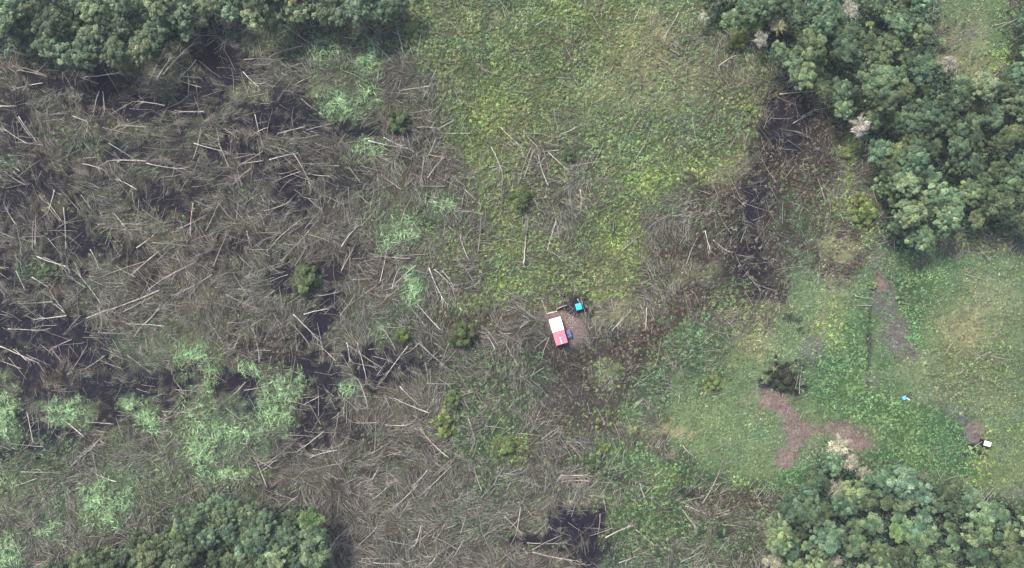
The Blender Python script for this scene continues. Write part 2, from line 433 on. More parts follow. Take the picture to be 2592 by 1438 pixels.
def sample(F, px, py):
    fx = np.clip((px - MX0) / STEP, 0, F.shape[1] - 1.001)
    fy = np.clip((py - MY0) / STEP, 0, F.shape[0] - 1.001)
    ix, iy = fx.astype(int), fy.astype(int)
    tx, ty = fx - ix, fy - iy
    return (F[iy, ix] * (1 - tx) + F[iy, ix + 1] * tx) * (1 - ty) + (F[iy + 1, ix] * (1 - tx) + F[iy + 1, ix + 1] * tx) * ty


# relief: long swells, tussocks, hollows where the ground is dark
HT = (fbm(GX, GY, 420, 91, 3) - .5) * 3.0 + (fbm(GX, GY, 60, 93, 3) - .5) * 1.3 + (fbm(GX, GY, 14, 94, 2) - .5) * 0.35
HT = HT - 0.35 * Wt[CI['d']]
flat = np.zeros_like(HT)
for cx, cy, r in ((1415, 838, 60), (1465, 776, 26), (2500, 1124, 22), (1441, 847, 20)):
    flat = np.maximum(flat, sstep(1.5 * r, r, np.hypot(GX - cx, GY - cy)))
HT = HT * (1 - flat)


def gz(px, py):
    return sample(HT, np.asarray(px, float), np.asarray(py, float))


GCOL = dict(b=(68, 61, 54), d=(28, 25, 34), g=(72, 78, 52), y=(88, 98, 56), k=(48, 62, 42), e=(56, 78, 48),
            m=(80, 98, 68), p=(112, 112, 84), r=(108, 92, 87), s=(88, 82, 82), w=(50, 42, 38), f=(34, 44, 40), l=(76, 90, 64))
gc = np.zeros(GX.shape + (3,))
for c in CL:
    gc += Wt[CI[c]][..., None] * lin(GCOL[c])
gc *= (0.75 + 0.5 * fbm(GX, GY, 24, 101, 3))[..., None]
tint = (fbm(GX, GY, 120, 103, 3) - .5)[..., None]
gc *= 1 + tint * np.array([.5, .15, -.1])

# ------------------------------------------------------------------ ground: one sheet, fine where the photograph sees it, reaching 1.5 km
ext_x0 = [-14000, -6000, -2500, -1000]; ext_x1 = [3600, 5200, 9000, 16500]
ax = np.concatenate([ext_x0, gx, ext_x1])
ay = np.concatenate([[-14000, -6000, -2500, -1000], gy, [2500, 4200, 8000, 15500]])
AX, AY = np.meshgrid(ax, ay)
AZ = gz(AX, AY)
AV = np.stack([(AX - 1296) * PX, (719 - AY) * PX, AZ], -1).reshape(-1, 3)
ny, nx = AX.shape
idx = np.arange(ny * nx).reshape(ny, nx)
F = np.stack([idx[1:, :-1], idx[1:, 1:], idx[:-1, 1:], idx[:-1, :-1]], -1).reshape(-1, 4)
fcx = (AX[1:, 1:] + AX[:-1, :-1]).ravel() / 2
fcy = (AY[1:, 1:] + AY[:-1, :-1]).ravel() / 2
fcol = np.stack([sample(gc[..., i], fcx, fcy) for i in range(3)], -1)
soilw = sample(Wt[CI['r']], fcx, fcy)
is_soil = soilw > 0.5


def sub_mesh(name, sel):
    f = F[sel]
    used, inv = np.unique(f, return_inverse=True)
    return raw_mesh(name, AV[used], inv.reshape(-1, 4), fcol[sel], smooth=True)


o = link('ground', sub_mesh('ground', ~is_soil), M_ground)
tag(o, 'rough hillside ground of soil and litter under the cleared brushwood', kind='structure')
o = link('dirt_path', sub_mesh('dirt_path', is_soil), M_ground)
tag(o, 'bare reddish soil of the trodden paths and clearings', kind='structure')

# ------------------------------------------------------------------ stuff: leaves and sticks in bulk


def rand_pts(density, m=16):
    """uniform points in the framed area plus a margin; density per square metre"""
    x0, x1, y0, y1 = -160, 2750, -160, 1600
    n = int((x1 - x0) * (y1 - y0) * PX * PX * density)
    return rng.uniform(x0, x1, n), rng.uniform(y0, y1, n)


def leaf_quads(P, nrm, dirn, L, Wd, droop=0.0):
    """diamond leaf: P centre, nrm normal, dirn any direction"""
    t = dirn - nrm * (dirn * nrm).sum(1, keepdims=True)
    t /= np.linalg.norm(t, axis=1, keepdims=True) + 1e-9
    b = np.cross(nrm, t)
    L = L[:, None] / 2; Wd = Wd[:, None] / 2
    v = np.stack([P - t * L, P + b * Wd - nrm * droop, P + t * L, P - b * Wd - nrm * droop], 1)
    n = len(P)
    return v.reshape(-1, 3), np.arange(4 * n).reshape(n, 4)


def unit(v):
    return v / (np.linalg.norm(v, axis=1, keepdims=True) + 1e-9)


#            density of plants, leaves each, leaf length, spread, height, colours (light, dark)
HERB = dict(
 g=(2.7, 9, .31, .40, .6, [(112,130,80), (92,114,66), (132,146,94), (120,118,88), (100,120,78)]),
 y=(2.7, 9, .32, .40, .6, [(126,150,78), (106,134,70), (142,160,92), (112,124,80)]),
 k=(2.5, 9, .31, .40, .65, [(84,108,72), (70,94,62), (102,124,84), (102,108,80)]),
 e=(2.9, 9, .28, .38, .45, [(98,132,82), (84,116,74), (114,148,94), (106,126,84)]),
 m=(2.6, 6, .27, .40, .3, [(108,124,88), (96,112,78), (124,136,98)]),
 p=(2.2, 7, .28, .40, .3, [(150,146,110), (128,134,94), (114,128,86)]),
 w=(1.7, 6, .40, .40, .6, [(88,78,70), (68,60,54), (112,102,92), (80,82,66)]),
 b=(0.6, 5, .30, .35, .45, [(96,98,78), (112,104,92), (92,86,76)]),
 l=(1.2, 6, .32, .40, .50, [(112,134,98), (98,120,84)]),
 f=(1.9, 7, .5, .55, 1.5, [(78,98,72), (64,84,62), (92,110,80)]),
 s=(0.9, 5, .25, .3, .2, [(110,112,96), (100,104,92)]), d=(0.12, 4, .3, .3, .3, [(80,88,70)]), r=(1.0, 5, .22, .28, .12, [(106,114,84), (122,104,92)]))
names = dict(g='herbs', y='herbs', k='undergrowth', e='undergrowth', m='grass', p='dry_grass', w='vine_litter', b='litter_leaves',
             l='undergrowth', f='forest_undergrowth', s='litter_leaves', d='litter_leaves', r='litter_leaves')
LBL = dict(herbs='olive and yellow green leafy herbs covering the open middle slope',
           undergrowth='deep and bright green leafy weeds in dense patches on the clearing',
           grass='short grey green grass over the smooth lower meadow',
           dry_grass='pale straw coloured grass in worn patches of the slope',
           vine_litter='brown dying vines and leaf litter over the cleared strip',
           litter_leaves='sparse dull leaves between the grey brushwood',
           forest_undergrowth='dark low growth on the floor under the forest trees')
acc = {}
hx, hy = rand_pts(3.6)
u = rng.random(len(hx)) * 3.6
dens = np.zeros(len(hx)); pick = np.full(len(hx), -1)
cum = np.zeros(len(hx))
clump = 0.35 + 1.3 * fbm(hx, hy, 18, 201, 3)
for c in CL:
    w = sample(Wt[CI[c]], hx, hy) * HERB[c][0] * clump
    nxt = cum + w
    pick[(u >= cum) & (u < nxt)] = CI[c]
    cum = nxt
tone = fbm(hx, hy, 60, 203, 4) - .5
warm = fbm(hx, hy, 110, 205, 3) - .5
for c in CL:
    s = np.nonzero(pick == CI[c])[0]
    if not len(s): continue
    d0, nl, ll, spread, ht, cols = HERB[c]
    px, py = hx[s], hy[s]
    n = len(s)
    base = np.stack([(px - 1296) * PX, (719 - py) * PX, gz(px, py)], -1)
    pc = lin(cols)[rng.integers(0, len(cols), n)]
    pc = pc * (1 + 0.9 * tone[s])[:, None] * rng.uniform(.75, 1.3, n)[:, None]
    pc = pc * (1 + warm[s][:, None] * np.array([.35, .05, -.25]))
    sz = rng.uniform(.65, 1.35, n)
    hh = rng.uniform(.15, 1, n) ** 1.3 * ht
    a0 = rng.random(n) * 6.28
    for k in range(nl):
        a = a0 + k * 2.4 + rng.normal(0, .3, n)
        out = np.stack([np.cos(a), np.sin(a), np.zeros(n)], -1)
        rr = (rng.uniform(.15, 1, n) * spread * sz)[:, None]
        P = base + out * rr
        P[:, 2] += .06 + hh * rng.uniform(.55, 1.1, n)
        nr = unit(np.array([0, 0, 1.0]) + out * rng.uniform(.1, 1.1, n)[:, None] + rng.normal(0, .22, (n, 3)))
        L = ll * sz * rng.uniform(.7, 1.3, n)
        v, f = leaf_quads(P, nr, out, L, L * rng.uniform(.45, .75, n))
        acc.setdefault(names[c], []).append((v, f, pc * rng.uniform(.8, 1.2, n)[:, None]))


def flush(name, parts, mat, label, kind='stuff', parent=None):
    off, VV, FF, CC = 0, [], [], []
    for v, f, c in parts:
        VV.append(v); FF.append(f + off); CC.append(c); off += len(v)
    me = raw_mesh(name, np.concatenate(VV), np.concatenate(FF), np.concatenate(CC))
    o = link(name, me, mat, parent)
    if label: tag(o, label, kind=kind)
    return o


for nm, parts in acc.items():
    flush(nm, parts, M_leaf, LBL[nm])


def stick_mesh(P, D, L, R, bend=0.0):
    """3-sided sticks, two segments; P middle, D unit direction"""
    n = len(P)
    up = np.tile([0, 0, 1.0], (n, 1))
    u_ = unit(np.cross(D, up)); w_ = np.cross(u_, D)
    vs = []
    side = u_ * (rng.normal(0, 1, n) * bend * L)[:, None]
    for i, t in enumerate((-.5, 0.0, .5)):
        c = P + D * (L * t)[:, None] + (side if i == 1 else 0)
        r = (R * (1.0, .8, .45)[i])[:, None]
        for s in range(3):
            th = 2 * math.pi * s / 3 + 1.57
            vs.append(c + (u_ * math.cos(th) + w_ * math.sin(th)) * r)
    V = np.stack(vs, 1).reshape(-1, 3)
    b = np.arange(n)[:, None] * 9
    fs = []
    for i in (0, 1):
        for s in range(3):
            t = (s + 1) % 3
            fs.append(b + np.array([[i * 3 + s, i * 3 + t, i * 3 + 3 + t, i * 3 + 3 + s]]))
    F_ = np.stack([f for f in fs], 1).reshape(-1, 4)
    return V, F_


# brushwood: twigs follow the felled crowns, so direction drifts over the slope
TW = dict(b=7.6, d=.9, g=.35, y=.1, k=.55, e=.1, m=.15, p=.3, r=.05, s=.3, w=4.4, f=.5, l=1.2)
tx, ty = rand_pts(8.0)
wt = sum(sample(Wt[CI[c]], tx, ty) * TW[c] for c in CL)
patchy = 0.1 + 1.8 * sstep(.3, .7, fbm(tx, ty, 20, 301, 3))
keep = rng.random(len(tx)) * 8.0 < wt * patchy
tx, ty = tx[keep], ty[keep]
n = len(tx)
ang = .5 + (fbm(tx, ty, 130, 303, 3) - .5) * 9 + rng.normal(0, .4, n)
isw = sample(Wt[CI['w']], tx, ty) > .5
L = np.where(isw, rng.gamma(2.2, .33, n) + .3, rng.gamma(2.0, .62, n) + .4)
L = np.minimum(L, 6)
R = rng.uniform(.014, .036, n) + .006 * L
el_ = rng.normal(0, .16, n)
D = np.stack([np.cos(ang) * np.cos(el_), np.sin(ang) * np.cos(el_), np.sin(el_)], -1)
lift = rng.random(n) ** 1.6 * .8 + .05 + np.abs(np.sin(el_)) * L * .5
P = np.stack([(tx - 1296) * PX, (719 - ty) * PX, gz(tx, ty) + lift], -1)
pal = lin([(122,118,108), (150,146,135), (98,94,86), (172,167,156), (80,77,74), (124,124,104), (194,190,180)])
pr = np.array([.24, .24, .16, .13, .12, .07, .04])
tc = pal[rng.choice(len(pal), n, p=pr)] * rng.uniform(.8, 1.15, n)[:, None]
tc *= (0.45 + 1.2 * fbm(tx, ty, 30, 305, 4))[:, None]
tc *= (1 - .5 * sample(Wt[CI['d']], tx, ty))[:, None]
tc *= 1 - np.where(isw, 1, 0)[:, None] * np.array([.36, .43, .46])
V, F_ = stick_mesh(P, D, L, R, .03)
me = raw_mesh('brushwood', V, F_, np.repeat(tc, 6, 0))
o = link('brushwood', me, M_twig)
tag(o, 'grey brown felled branches and twigs matted over the cleared slope', kind='stuff')
print('twigs', n)
#@NEXT
# ------------------------------------------------------------------ naming aid: where a thing lies among things one can find
LAND = [('the pink and white hut', 1413, 838), ('the turquoise tarp shelter', 1465, 776), ('the forked red path', 2010, 1080),
        ('the small white roof', 2500, 1124), ('the burnt black bush', 1985, 965), ('the blue bundle', 2288, 1008),
        ('the lone left slope shrub', 770, 703), ('the twin shrubs by the hut', 1090, 850), ('the shrub in the mid clearing', 1320, 503),
        ('the upper left dark hollow', 550, 190), ('the left edge burnt patch', 110, 850), ('the bottom centre burnt patch', 1460, 1350),
        ('the long lower left burnt strip', 300, 985), ('the dark vine strip', 1960, 400), ('the yellow green hillock', 1660, 450),
        ('the whitish dead tree', 2120, 1130), ('the big pale fern streak', 500, 1100), ('the upper pale fern patch', 935, 160),
        ('the small bright fern mound', 1045, 728), ('the upper left forest', 230, 90), ('the lower left forest', 640, 1370),
        ('the lower right forest', 2250, 1330), ('the upper right forest', 2250, 250), ('the top grass strip', 2450, 110),
        ('the yellow bush below the hut', 1120, 1080), ('the shrub under the top forest', 1010, 310), ('the paired fern patches', 280, 1270),
        ('the tall standing snag', 1326, 620), ('the dark hollow mid left', 90, 470), ('the upper burnt streak', 690, 290),
        ('the straw coloured meadow', 2450, 850), ('the bare grey soil oval', 2262, 845), ('the middle left burnt gap', 400, 515),
        ('the open lower slope', 1010, 1160), ('the upper green slope', 1400, 250), ('the fern patch by the trees', 15, 1060),
        ('the brown central brush', 1080, 420), ('the left brush slope', 300, 700)]
_used = {}


def describe(px, py, adj, noun, lie=''):
    cand = sorted(LAND, key=lambda l: (l[1] - px) ** 2 + (l[2] - py) ** 2)
    for nm, lx, ly in cand[:6]:
        dx, dy = px - lx, py - ly
        d = math.hypot(dx, dy)
        dirs = []
        v = 'above' if dy < 0 else 'below'
        h = 'left of' if dx < 0 else 'right of'
        if abs(dx) > 2.2 * abs(dy): dirs.append(h)
        elif abs(dy) > 2.2 * abs(dx): dirs.append(v)
        else: dirs.append(v + ' and ' + h)
        dist = 'close' if d < 70 else 'a little' if d < 150 else 'some way' if d < 280 else 'far'
        s = ' '.join(x for x in (adj, noun, lie, dist, dirs[0], nm) if x)
        if s not in _used and len(s.split()) <= 16:
            _used[s] = 1
            return s
    s = ' '.join((adj, noun, dist, dirs[0].split(' and ')[0], nm))
    return s


# ------------------------------------------------------------------ fallen trunks (each traced where it lies)
TILES = {
 'A': (0, 0, """1230 380 1110 640,1300 430 1180 600,1500 260 1380 400,1480 450 1340 590,1440 340 1230 560,90 490 350 570,130 530 360 580,360 460 270 550,360 500 410 590,470 540 545 680,920 540 640 580,590 570 740 630,640 440 740 475,830 490 920 525,0 380 100 425,50 370 200 420,320 625 90 680,745 690 705 870,775 690 790 850,790 840 775 930,790 850 800 940,850 700 830 760,990 765 1240 795,1300 848 1550 850,1320 835 1540 840,2280 345 2030 425,2020 440 1840 450,2050 485 1910 485,2130 180 2330 330,1830 540 1960 660,1420 530 1500 555,1370 575 1520 590,1340 595 1520 660,1660 430 1730 475,1760 610 1850 665,140 880 290 1080,130 885 230 1030,0 800 130 800,20 960 200 1080,350 865 500 855,545 875 665 920,1630 315 1560 360,2000 705 1870 730,2350 575 2220 640,960 790 830 860,880 950 1100 960,820 1080 1020 1205,1220 1060 1235 1130,1510 970 1455 1200,1460 1080 1700 1140,1920 860 1985 1100,2020 960 1890 1030,2300 955 2090 1005,2400 1015 2180 1050,2450 1040 2560 1090,620 1235 800 1290,630 1195 760 1185,800 1215 1100 1215,1100 1230 1400 1275,1980 1140 1820 1230,1980 1210 1800 1235,2250 1150 2030 1205,2215 1160 2350 1410,2140 1190 2250 1280,2340 1240 2560 1250,2270 1290 2070 1370,2320 1310 2500 1325,1890 1270 1750 1400,30 1290 210 1400,0 1210 150 1290,100 1290 190 1380,330 1290 300 1360,870 1350 1030 1429,640 1370 760 1429,1650 1080 1730 1270,1010 1260 970 1330,300 740 330 680"""),
 'B': (864, 0, """415 215 465 390,160 260 390 470,430 685 660 650,570 670 640 710,1030 505 1190 565,1330 550 1405 630,1280 690 1420 705,1600 840 1625 930,1640 840 1632 930,1770 960 1650 1010,850 905 730 970,730 970 570 960,780 1010 970 1005,320 1035 460 1105,200 1060 540 1120,240 1160 430 1245,710 1040 650 1180,660 1165 780 1190,780 1180 650 1340,590 1400 790 1405,320 1340 450 1429,280 1350 330 1429,1200 960 1370 1110,1370 990 1500 1120,1530 1075 1690 1110,1640 1130 1510 1145,1430 1110 1330 1400,1440 1130 1380 1330,1480 1160 1560 1400,1560 1150 1720 1300,1350 75 1430 65,2540 100 2420 290,620 1180 590 1380,60 1260 140 1370,1130 1110 1220 1330,850 1110 900 1190"""),
 'C': (1728, 0, """1055 600 975 680,410 410 270 500,360 440 300 520,730 710 980 690,980 860 830 930,1020 820 900 880,760 980 900 1000,2572 255 2480 310,2572 290 2490 330,2520 140 2370 210,2480 160 2350 190,2572 340 2500 370,1920 70 1850 120,820 740 890 820"""),
 'D': (0, 480, """410 0 355 180,330 40 400 150,400 150 480 260,360 130 460 250,460 0 600 160,610 40 700 160,30 100 130 270,80 240 110 330,0 320 120 370,250 240 245 450,270 230 265 420,340 260 345 330,720 0 810 50,480 130 490 490,360 365 470 490,260 440 190 525,280 505 520 580,330 510 500 600,560 610 760 860,500 640 650 740,680 450 745 590,860 180 950 290,950 300 1020 380,740 262 1080 268,780 288 1070 305,1250 245 1030 440,1190 470 990 640,1100 540 740 665,1150 400 1440 425,1560 345 1450 390,1455 100 1435 350,1650 80 1550 310,1730 310 1610 580,1560 190 1360 290,1480 545 1220 680,1220 680 1110 760,1860 310 1900 440,1900 450 1940 540,1800 80 1785 230,2190 90 1990 160,2300 210 2080 385,2330 310 2110 540,2110 555 1880 640,2200 545 2050 600,2480 340 2300 430,2510 530 2420 590,2220 0 2290 60,2290 60 2400 80,1600 640 1300 800,1530 690 1420 820,1200 760 760 925,1170 790 930 920,780 910 650 970,500 950 250 980,90 855 400 845,380 840 490 930,370 760 490 920,60 1050 290 1065,120 610 190 760,240 660 370 740,750 890 760 1060,790 960 820 1040,1200 880 1090 1010,1090 1010 1010 1110,950 1015 1240 1030,740 1075 1000 1080,1380 850 1480 848,1700 790 1960 900,2070 760 1940 860,1580 1000 1680 1160,1810 1080 1760 1200,1905 1040 1955 1300,1880 1220 2040 1215,2210 940 2430 1160,2390 1160 2530 1290,2190 1010 2340 1180,2290 940 2480 900,2400 800 2572 760,530 1170 600 1260,660 1170 530 1380,790 1250 600 1370,960 1250 1140 1390,750 1285 920 1350,240 1160 340 1220,540 1130 370 1210,0 1180 300 1310,0 1290 160 1350,100 1200 200 1290,80 1370 150 1429,2150 1360 2300 1410,1750 1290 1780 1390,1100 860 1240 870,800 700 930 705"""),
 'E': (864, 480, """100 10 210 110,340 0 410 90,560 0 620 110,210 180 250 0,400 130 380 250,340 170 260 240,860 160 1070 185,1050 250 1030 470,890 340 960 530,880 530 1000 700,760 610 860 760,660 590 790 860,700 600 850 750,560 570 380 740,440 580 380 750,350 430 290 700,270 720 20 900,170 840 180 1000,130 800 160 700,60 560 130 640,90 450 0 610,240 490 520 520,80 520 200 510,640 490 370 510,1040 600 1090 680,560 850 750 1060,500 870 640 1040,280 1000 410 1210,590 1160 800 1340,700 1150 780 1210,600 1130 520 1220,500 1180 320 1429,320 1350 250 1429,120 1150 190 1429,50 1170 310 1350,1060 930 1060 1010,1130 1105 1290 1085,1240 1160 1340 1330,1080 1080 1160 1210,1470 0 1580 200,1430 0 1490 160,1620 240 1550 460,1800 0 1800 170,2190 900 2040 1060,2300 890 2290 1060,0 430 130 270,930 0 1060 130,2230 360 2110 460,1900 170 1870 270,40 1150 60 1300,1510 830 1570 990"""),
 'F': (1728, 480, """1630 850 1740 890,1280 870 1430 875,170 310 210 470,1300 800 1440 820,100 240 0 280,230 380 370 480"""),
 'G': (0, 958, """80 490 330 515,205 255 250 490,660 330 860 345,770 440 540 660,750 460 600 600,700 560 760 830,1080 540 960 690,160 705 480 715,480 740 550 745,720 720 880 780,1320 85 1500 100,1410 60 1350 160,1440 230 1200 330,2030 55 1840 90,1850 30 1680 180,2340 200 2420 350,2250 150 2440 130,2400 140 2280 200,1910 580 2010 820,2230 470 1990 660,2100 590 1970 700,2440 400 2230 560,1890 600 1800 690,2190 430 2370 440,2540 540 2330 600,2360 530 2500 540,1880 540 1940 520,2570 640 2300 700,2440 720 2520 790,2550 260 2510 460,2000 880 2050 930,2080 870 2240 910,650 1030 720 1090,460 300 630 440,1040 200 1100 240,370 170 365 380,2570 1010 2490 1080,2560 1180 2490 1290"""),
 'H': (864, 958, """400 150 660 260,440 60 590 210,590 380 810 600,260 280 250 560,480 310 450 410,80 330 270 330,330 350 520 345,210 570 250 540,740 0 830 60,120 0 200 220,180 -50 195 60,30 160 20 290,700 60 720 180,680 240 620 330,850 370 930 345,955 300 1005 490,1235 660 1150 800,1150 800 1050 900,1160 820 1080 910,1000 670 1060 850,830 660 590 890,650 690 530 810,575 805 360 1010,510 930 430 1060,380 780 240 910,290 660 230 770,160 720 240 760,60 1150 10 1330,600 1110 550 1260,270 1120 90 1290,1025 980 1060 1150,1060 1150 1100 1240,1350 970 1320 1160,1320 1160 1270 1260,1230 1040 1360 1180,1370 1270 1410 1330,1400 1240 1700 1240,1670 1180 1440 1290,1440 1310 1780 1375,1650 730 1850 725,1660 780 1870 775,1640 765 1860 745,1630 750 1830 728,1850 740 1900 810,1700 800 1760 860,1760 870 1900 920,1690 460 1840 640,1390 770 1510 820,1320 870 1440 1040,780 1090 720 1200,940 1030 900 1170,740 1300 660 1410,1950 1020 1930 1180,2200 1110 1990 1200,2330 890 2410 960,2250 790 2290 910,2230 1340 2090 1390,2220 1140 2360 1260,240 1390 450 1390,1280 370 1190 430,20 930 100 1020,850 1300 760 1400"""),
 'I': (1728, 958, """0 505 90 590,120 660 155 770,290 670 150 945,620 1000 700 1070,580 1080 670 1180,540 1280 640 1370,420 1140 390 1200,340 1010 240 1040,0 930 130 1010,20 960 180 1030,60 980 150 1040,0 990 110 1130,0 1130 25 1220,380 1230 460 1270,350 780 220 810,1340 90 1420 105,750 860 820 910"""),
}
LOGS = []
for k, (ox, oy, s) in TILES.items():
    for t in s.split(','):
        a = [float(v) / 2.977 for v in t.split()]
        LOGS.append((ox + a[0], oy + a[1], ox + a[2], oy + a[3]))
LOGS.sort(key=lambda l: -math.hypot(l[2] - l[0], l[3] - l[1]))
print('logs traced', len(LOGS))


def colour_mesh(me, rgb, var=.12):
    n = len(me.polygons)
    a = me.attributes.new('Col', 'FLOAT_COLOR', 'FACE')
    c = np.ones((n, 4), np.float32)
    c[:, :3] = lin(rgb) * rng.uniform(1 - var, 1 + var, n)[:, None]
    a.data.foreach_set('color', c.ravel())
    return me


LOGP = []          # (trunk mesh, [branch meshes], whether forked)
for k in range(9):
    r = random.Random(50 + k)
    L = 10.0
    bend = r.uniform(-.35, .35)
    mb = MB()
    N_ = 9
    pts, rad = [], []
    for i in range(N_):
        t = i / (N_ - 1)
        pts.append((t * L, bend * math.sin(t * math.pi) + r.uniform(-.05, .05), r.uniform(-.03, .05) + .1 * math.sin(t * 3)))
        rad.append(.155 * (1 - t) + .055 * t)
    rad[0] *= 1.2
    mb.tube(pts, rad, 7)
    for i in range(3):                      # broken snags on the stem
        t = r.uniform(.25, .9); j = int(t * (N_ - 1)); p = Vector(pts[j]); s = r.choice((-1, 1))
        mb.tube([p, p + Vector((.25, s * .35, .1))], [.045, .02], 5)
    tm = colour_mesh(mb.mesh('trunk_mesh', True), (178, 170, 158))
    br = []
    for i in range((0, 3, 5, 2, 6, 4, 7, 1, 5)[k]):
        b = MB()
        t = r.uniform(.6, .98)
        j = min(N_ - 2, int(t * (N_ - 1)))
        p = Vector(pts[j]).lerp(Vector(pts[j + 1]), t * (N_ - 1) - j)
        a = r.uniform(.18, .75) * r.choice((-1, 1))
        ln = r.uniform(1.6, 4.2)
        q, rr = [p], [.06]
        zc = r.uniform(-.02, .2)
        for m_ in range(4):
            a += r.uniform(-.2, .2)
            p = p + Vector((math.cos(a), math.sin(a), zc)) * ln / 4
            q.append(p); rr.append(.06 - .012 * (m_ + 1))
        b.tube(q, rr, 5)
        for m_ in (2, 3):
            a2 = a + r.choice((-1, 1)) * r.uniform(.4, .8)
            b.tube([q[m_], q[m_] + Vector((math.cos(a2), math.sin(a2), .1)) * ln * .35], [.035, .015], 4)
        br.append(colour_mesh(b.mesh('branch_mesh', True), (164, 156, 144)))
    LOGP.append((tm, br))


def place_log(i, x1, y1, x2, y2, name, mat=None, thick=None, p=None, tone=None):
    up_ = .45 if name == 'fallen_snag' else 0.0
    h1 = float(gz(x1, y1)) + random.uniform(.3, .65) + up_
    h2 = float(gz(x2, y2)) + random.uniform(.35, .9) + up_
    A = Vector((*W(x1, y1, h1), h1)); B = Vector((*W(x2, y2, h2), h2))
    d = B - A
    Ln = d.length
    if p is None:
        p = random.choice((1, 2, 3, 4, 5, 6, 8)) if Ln > 5 else random.choice((0, 3, 7, 1))
    tm, br = LOGP[p]
    X = d.normalized(); Y = Vector((0, 0, 1)).cross(X).normalized(); Z = X.cross(Y)
    th = thick or (.48 + .042 * Ln) * random.uniform(.7, 1.2)
    if random.random() < .5: Y, Z = -Y, -Z
    o = link(name, tm, M_bark)
    R3 = Matrix((X * Ln / 10, Y * th, Z * abs(th))).transposed()
    o.matrix_world = Matrix.Translation(A) @ R3.to_4x4()
    tn = tone if tone else random.choice((.58, .68, .78, .88, 1.0, 1.12, 1.25))
    w = random.uniform(-.05, .05)
    o.color = (tn * (1 + w), tn, tn * (1 - w), 1)
    for b in br:
        c = link('branch', b, M_bark, o)
        c.color = o.color
    return o, Ln, tn


extra = []
for i, (x1, y1, x2, y2) in enumerate(LOGS):
    if i >= 300:
        extra.append((x1, y1, x2, y2)); continue
    if random.random() < .5 and i > 3:
        x1, y1, x2, y2 = x2, y2, x1, y1
    o, Ln, tn = place_log(i, x1, y1, x2, y2, 'fallen_tree')
    a = math.degrees(math.atan2(-(y2 - y1), x2 - x1)) % 180
    lie = ('lying level' if a < 18 or a > 162 else 'slanting up right' if a < 68 else 'pointing straight up' if a < 112 else 'slanting up left')
    adj = ('long' if Ln > 8.5 else 'medium' if Ln > 5.5 else 'short') + (' pale' if tn > .95 else ' grey' if tn > .7 else ' dull brown')
    tag(o, describe((x1 + x2) / 2, (y1 + y2) / 2, adj, 'fallen trunk', lie), 'fallen tree', 'felled trunks scattered over the cleared slope')

# further thin poles, too many to count, as one mass
nx_ = 5000
ex, ey = rng.uniform(-140, 2740, nx_), rng.uniform(-140, 1580, nx_)
wb = sample(Wt[0], ex, ey) + sample(Wt[CI['d']], ex, ey) * .7 + .25 * sample(Wt[CI['w']], ex, ey) + .08 * sample(Wt[CI['k']] + Wt[CI['l']], ex, ey) + .04 * sample(Wt[CI['g']], ex, ey)
kp = rng.random(nx_) < wb * (.5 + fbm(ex, ey, 60, 401, 3))
ex, ey = ex[kp], ey[kp]; n = len(ex)
ang = (fbm(ex, ey, 170, 403, 3) - .5) * 11 + rng.normal(0, .5, n)
L = rng.uniform(2.0, 7.5, n); el_ = rng.normal(0, .04, n)
D = np.stack([np.cos(ang) * np.cos(el_), np.sin(ang) * np.cos(el_), np.sin(el_)], -1)
P = np.stack([(ex - 1296) * PX, (719 - ey) * PX, gz(ex, ey) + rng.uniform(.5, .95, n)], -1)
e2 = np.array(extra)
if len(e2):
    zz = gz((e2[:, 0] + e2[:, 2]) / 2, (e2[:, 1] + e2[:, 3]) / 2) + .7
    A = np.stack([(e2[:, 0] - 1296) * PX, (719 - e2[:, 1]) * PX], -1); B = np.stack([(e2[:, 2] - 1296) * PX, (719 - e2[:, 3]) * PX], -1)
    ln = np.linalg.norm(B - A, axis=1)
    D = np.concatenate([D, np.concatenate([(B - A) / ln[:, None], np.zeros((len(ln), 1))], 1)])
    P = np.concatenate([P, np.concatenate([(A + B) / 2, zz[:, None]], 1)])
    L = np.concatenate([L, ln])
n = len(L)
V, F_ = stick_mesh(P, D, L, rng.uniform(.036, .062, n) + .003 * L, .03)
cc = lin([(172,162,150), (190,182,170), (150,140,130)])[rng.integers(0, 3, n)] * rng.uniform(.55, 1.15, n)[:, None]
o = link('thin_poles', raw_mesh('thin_poles', V, F_, np.repeat(cc, 6, 0)), M_twig)
tag(o, 'thin bleached poles and broken limbs strewn among the felled trunks', kind='stuff')

# fans of branches: the tops of the felled trees
fx, fy = rng.uniform(-100, 2700, 900), rng.uniform(-100, 1540, 900)
wf = sample(Wt[0], fx, fy) * .9 + sample(Wt[CI['d']], fx, fy) * .2 + .06 * sample(Wt[CI['w']], fx, fy)
kp = rng.random(900) < wf
fx, fy = fx[kp], fy[kp]
Ps, Ds, Ls, Cs = [], [], [], []
for x, y in zip(fx, fy):
    m_ = rng.integers(14, 34)
    a0 = rng.random() * 6.28
    a = a0 + rng.normal(0, .38, m_)
    st = rng.uniform(0, 3.0, m_)
    l_ = rng.uniform(1.0, 3.8, m_)
    off = rng.normal(0, .35, m_)
    h0 = float(gz(x, y)) + .5
    d = np.stack([np.cos(a), np.sin(a), rng.uniform(-.05, .2, m_)], -1); d = unit(d)
    b = np.array([(x - 1296) * PX, (719 - y) * PX, h0]) + np.stack([np.cos(a0) * st - np.sin(a0) * off, np.sin(a0) * st + np.cos(a0) * off, rng.uniform(0, .4, m_)], -1)
    Ps.append(b + d * (l_ / 2)[:, None]); Ds.append(d); Ls.append(l_)
    t_ = rng.uniform(.5, 1.1)
    Cs.append(lin((160, 150, 138)) * t_ * rng.uniform(.8, 1.2, m_)[:, None])
P = np.concatenate(Ps); D = np.concatenate(Ds); L = np.concatenate(Ls); n = len(L)
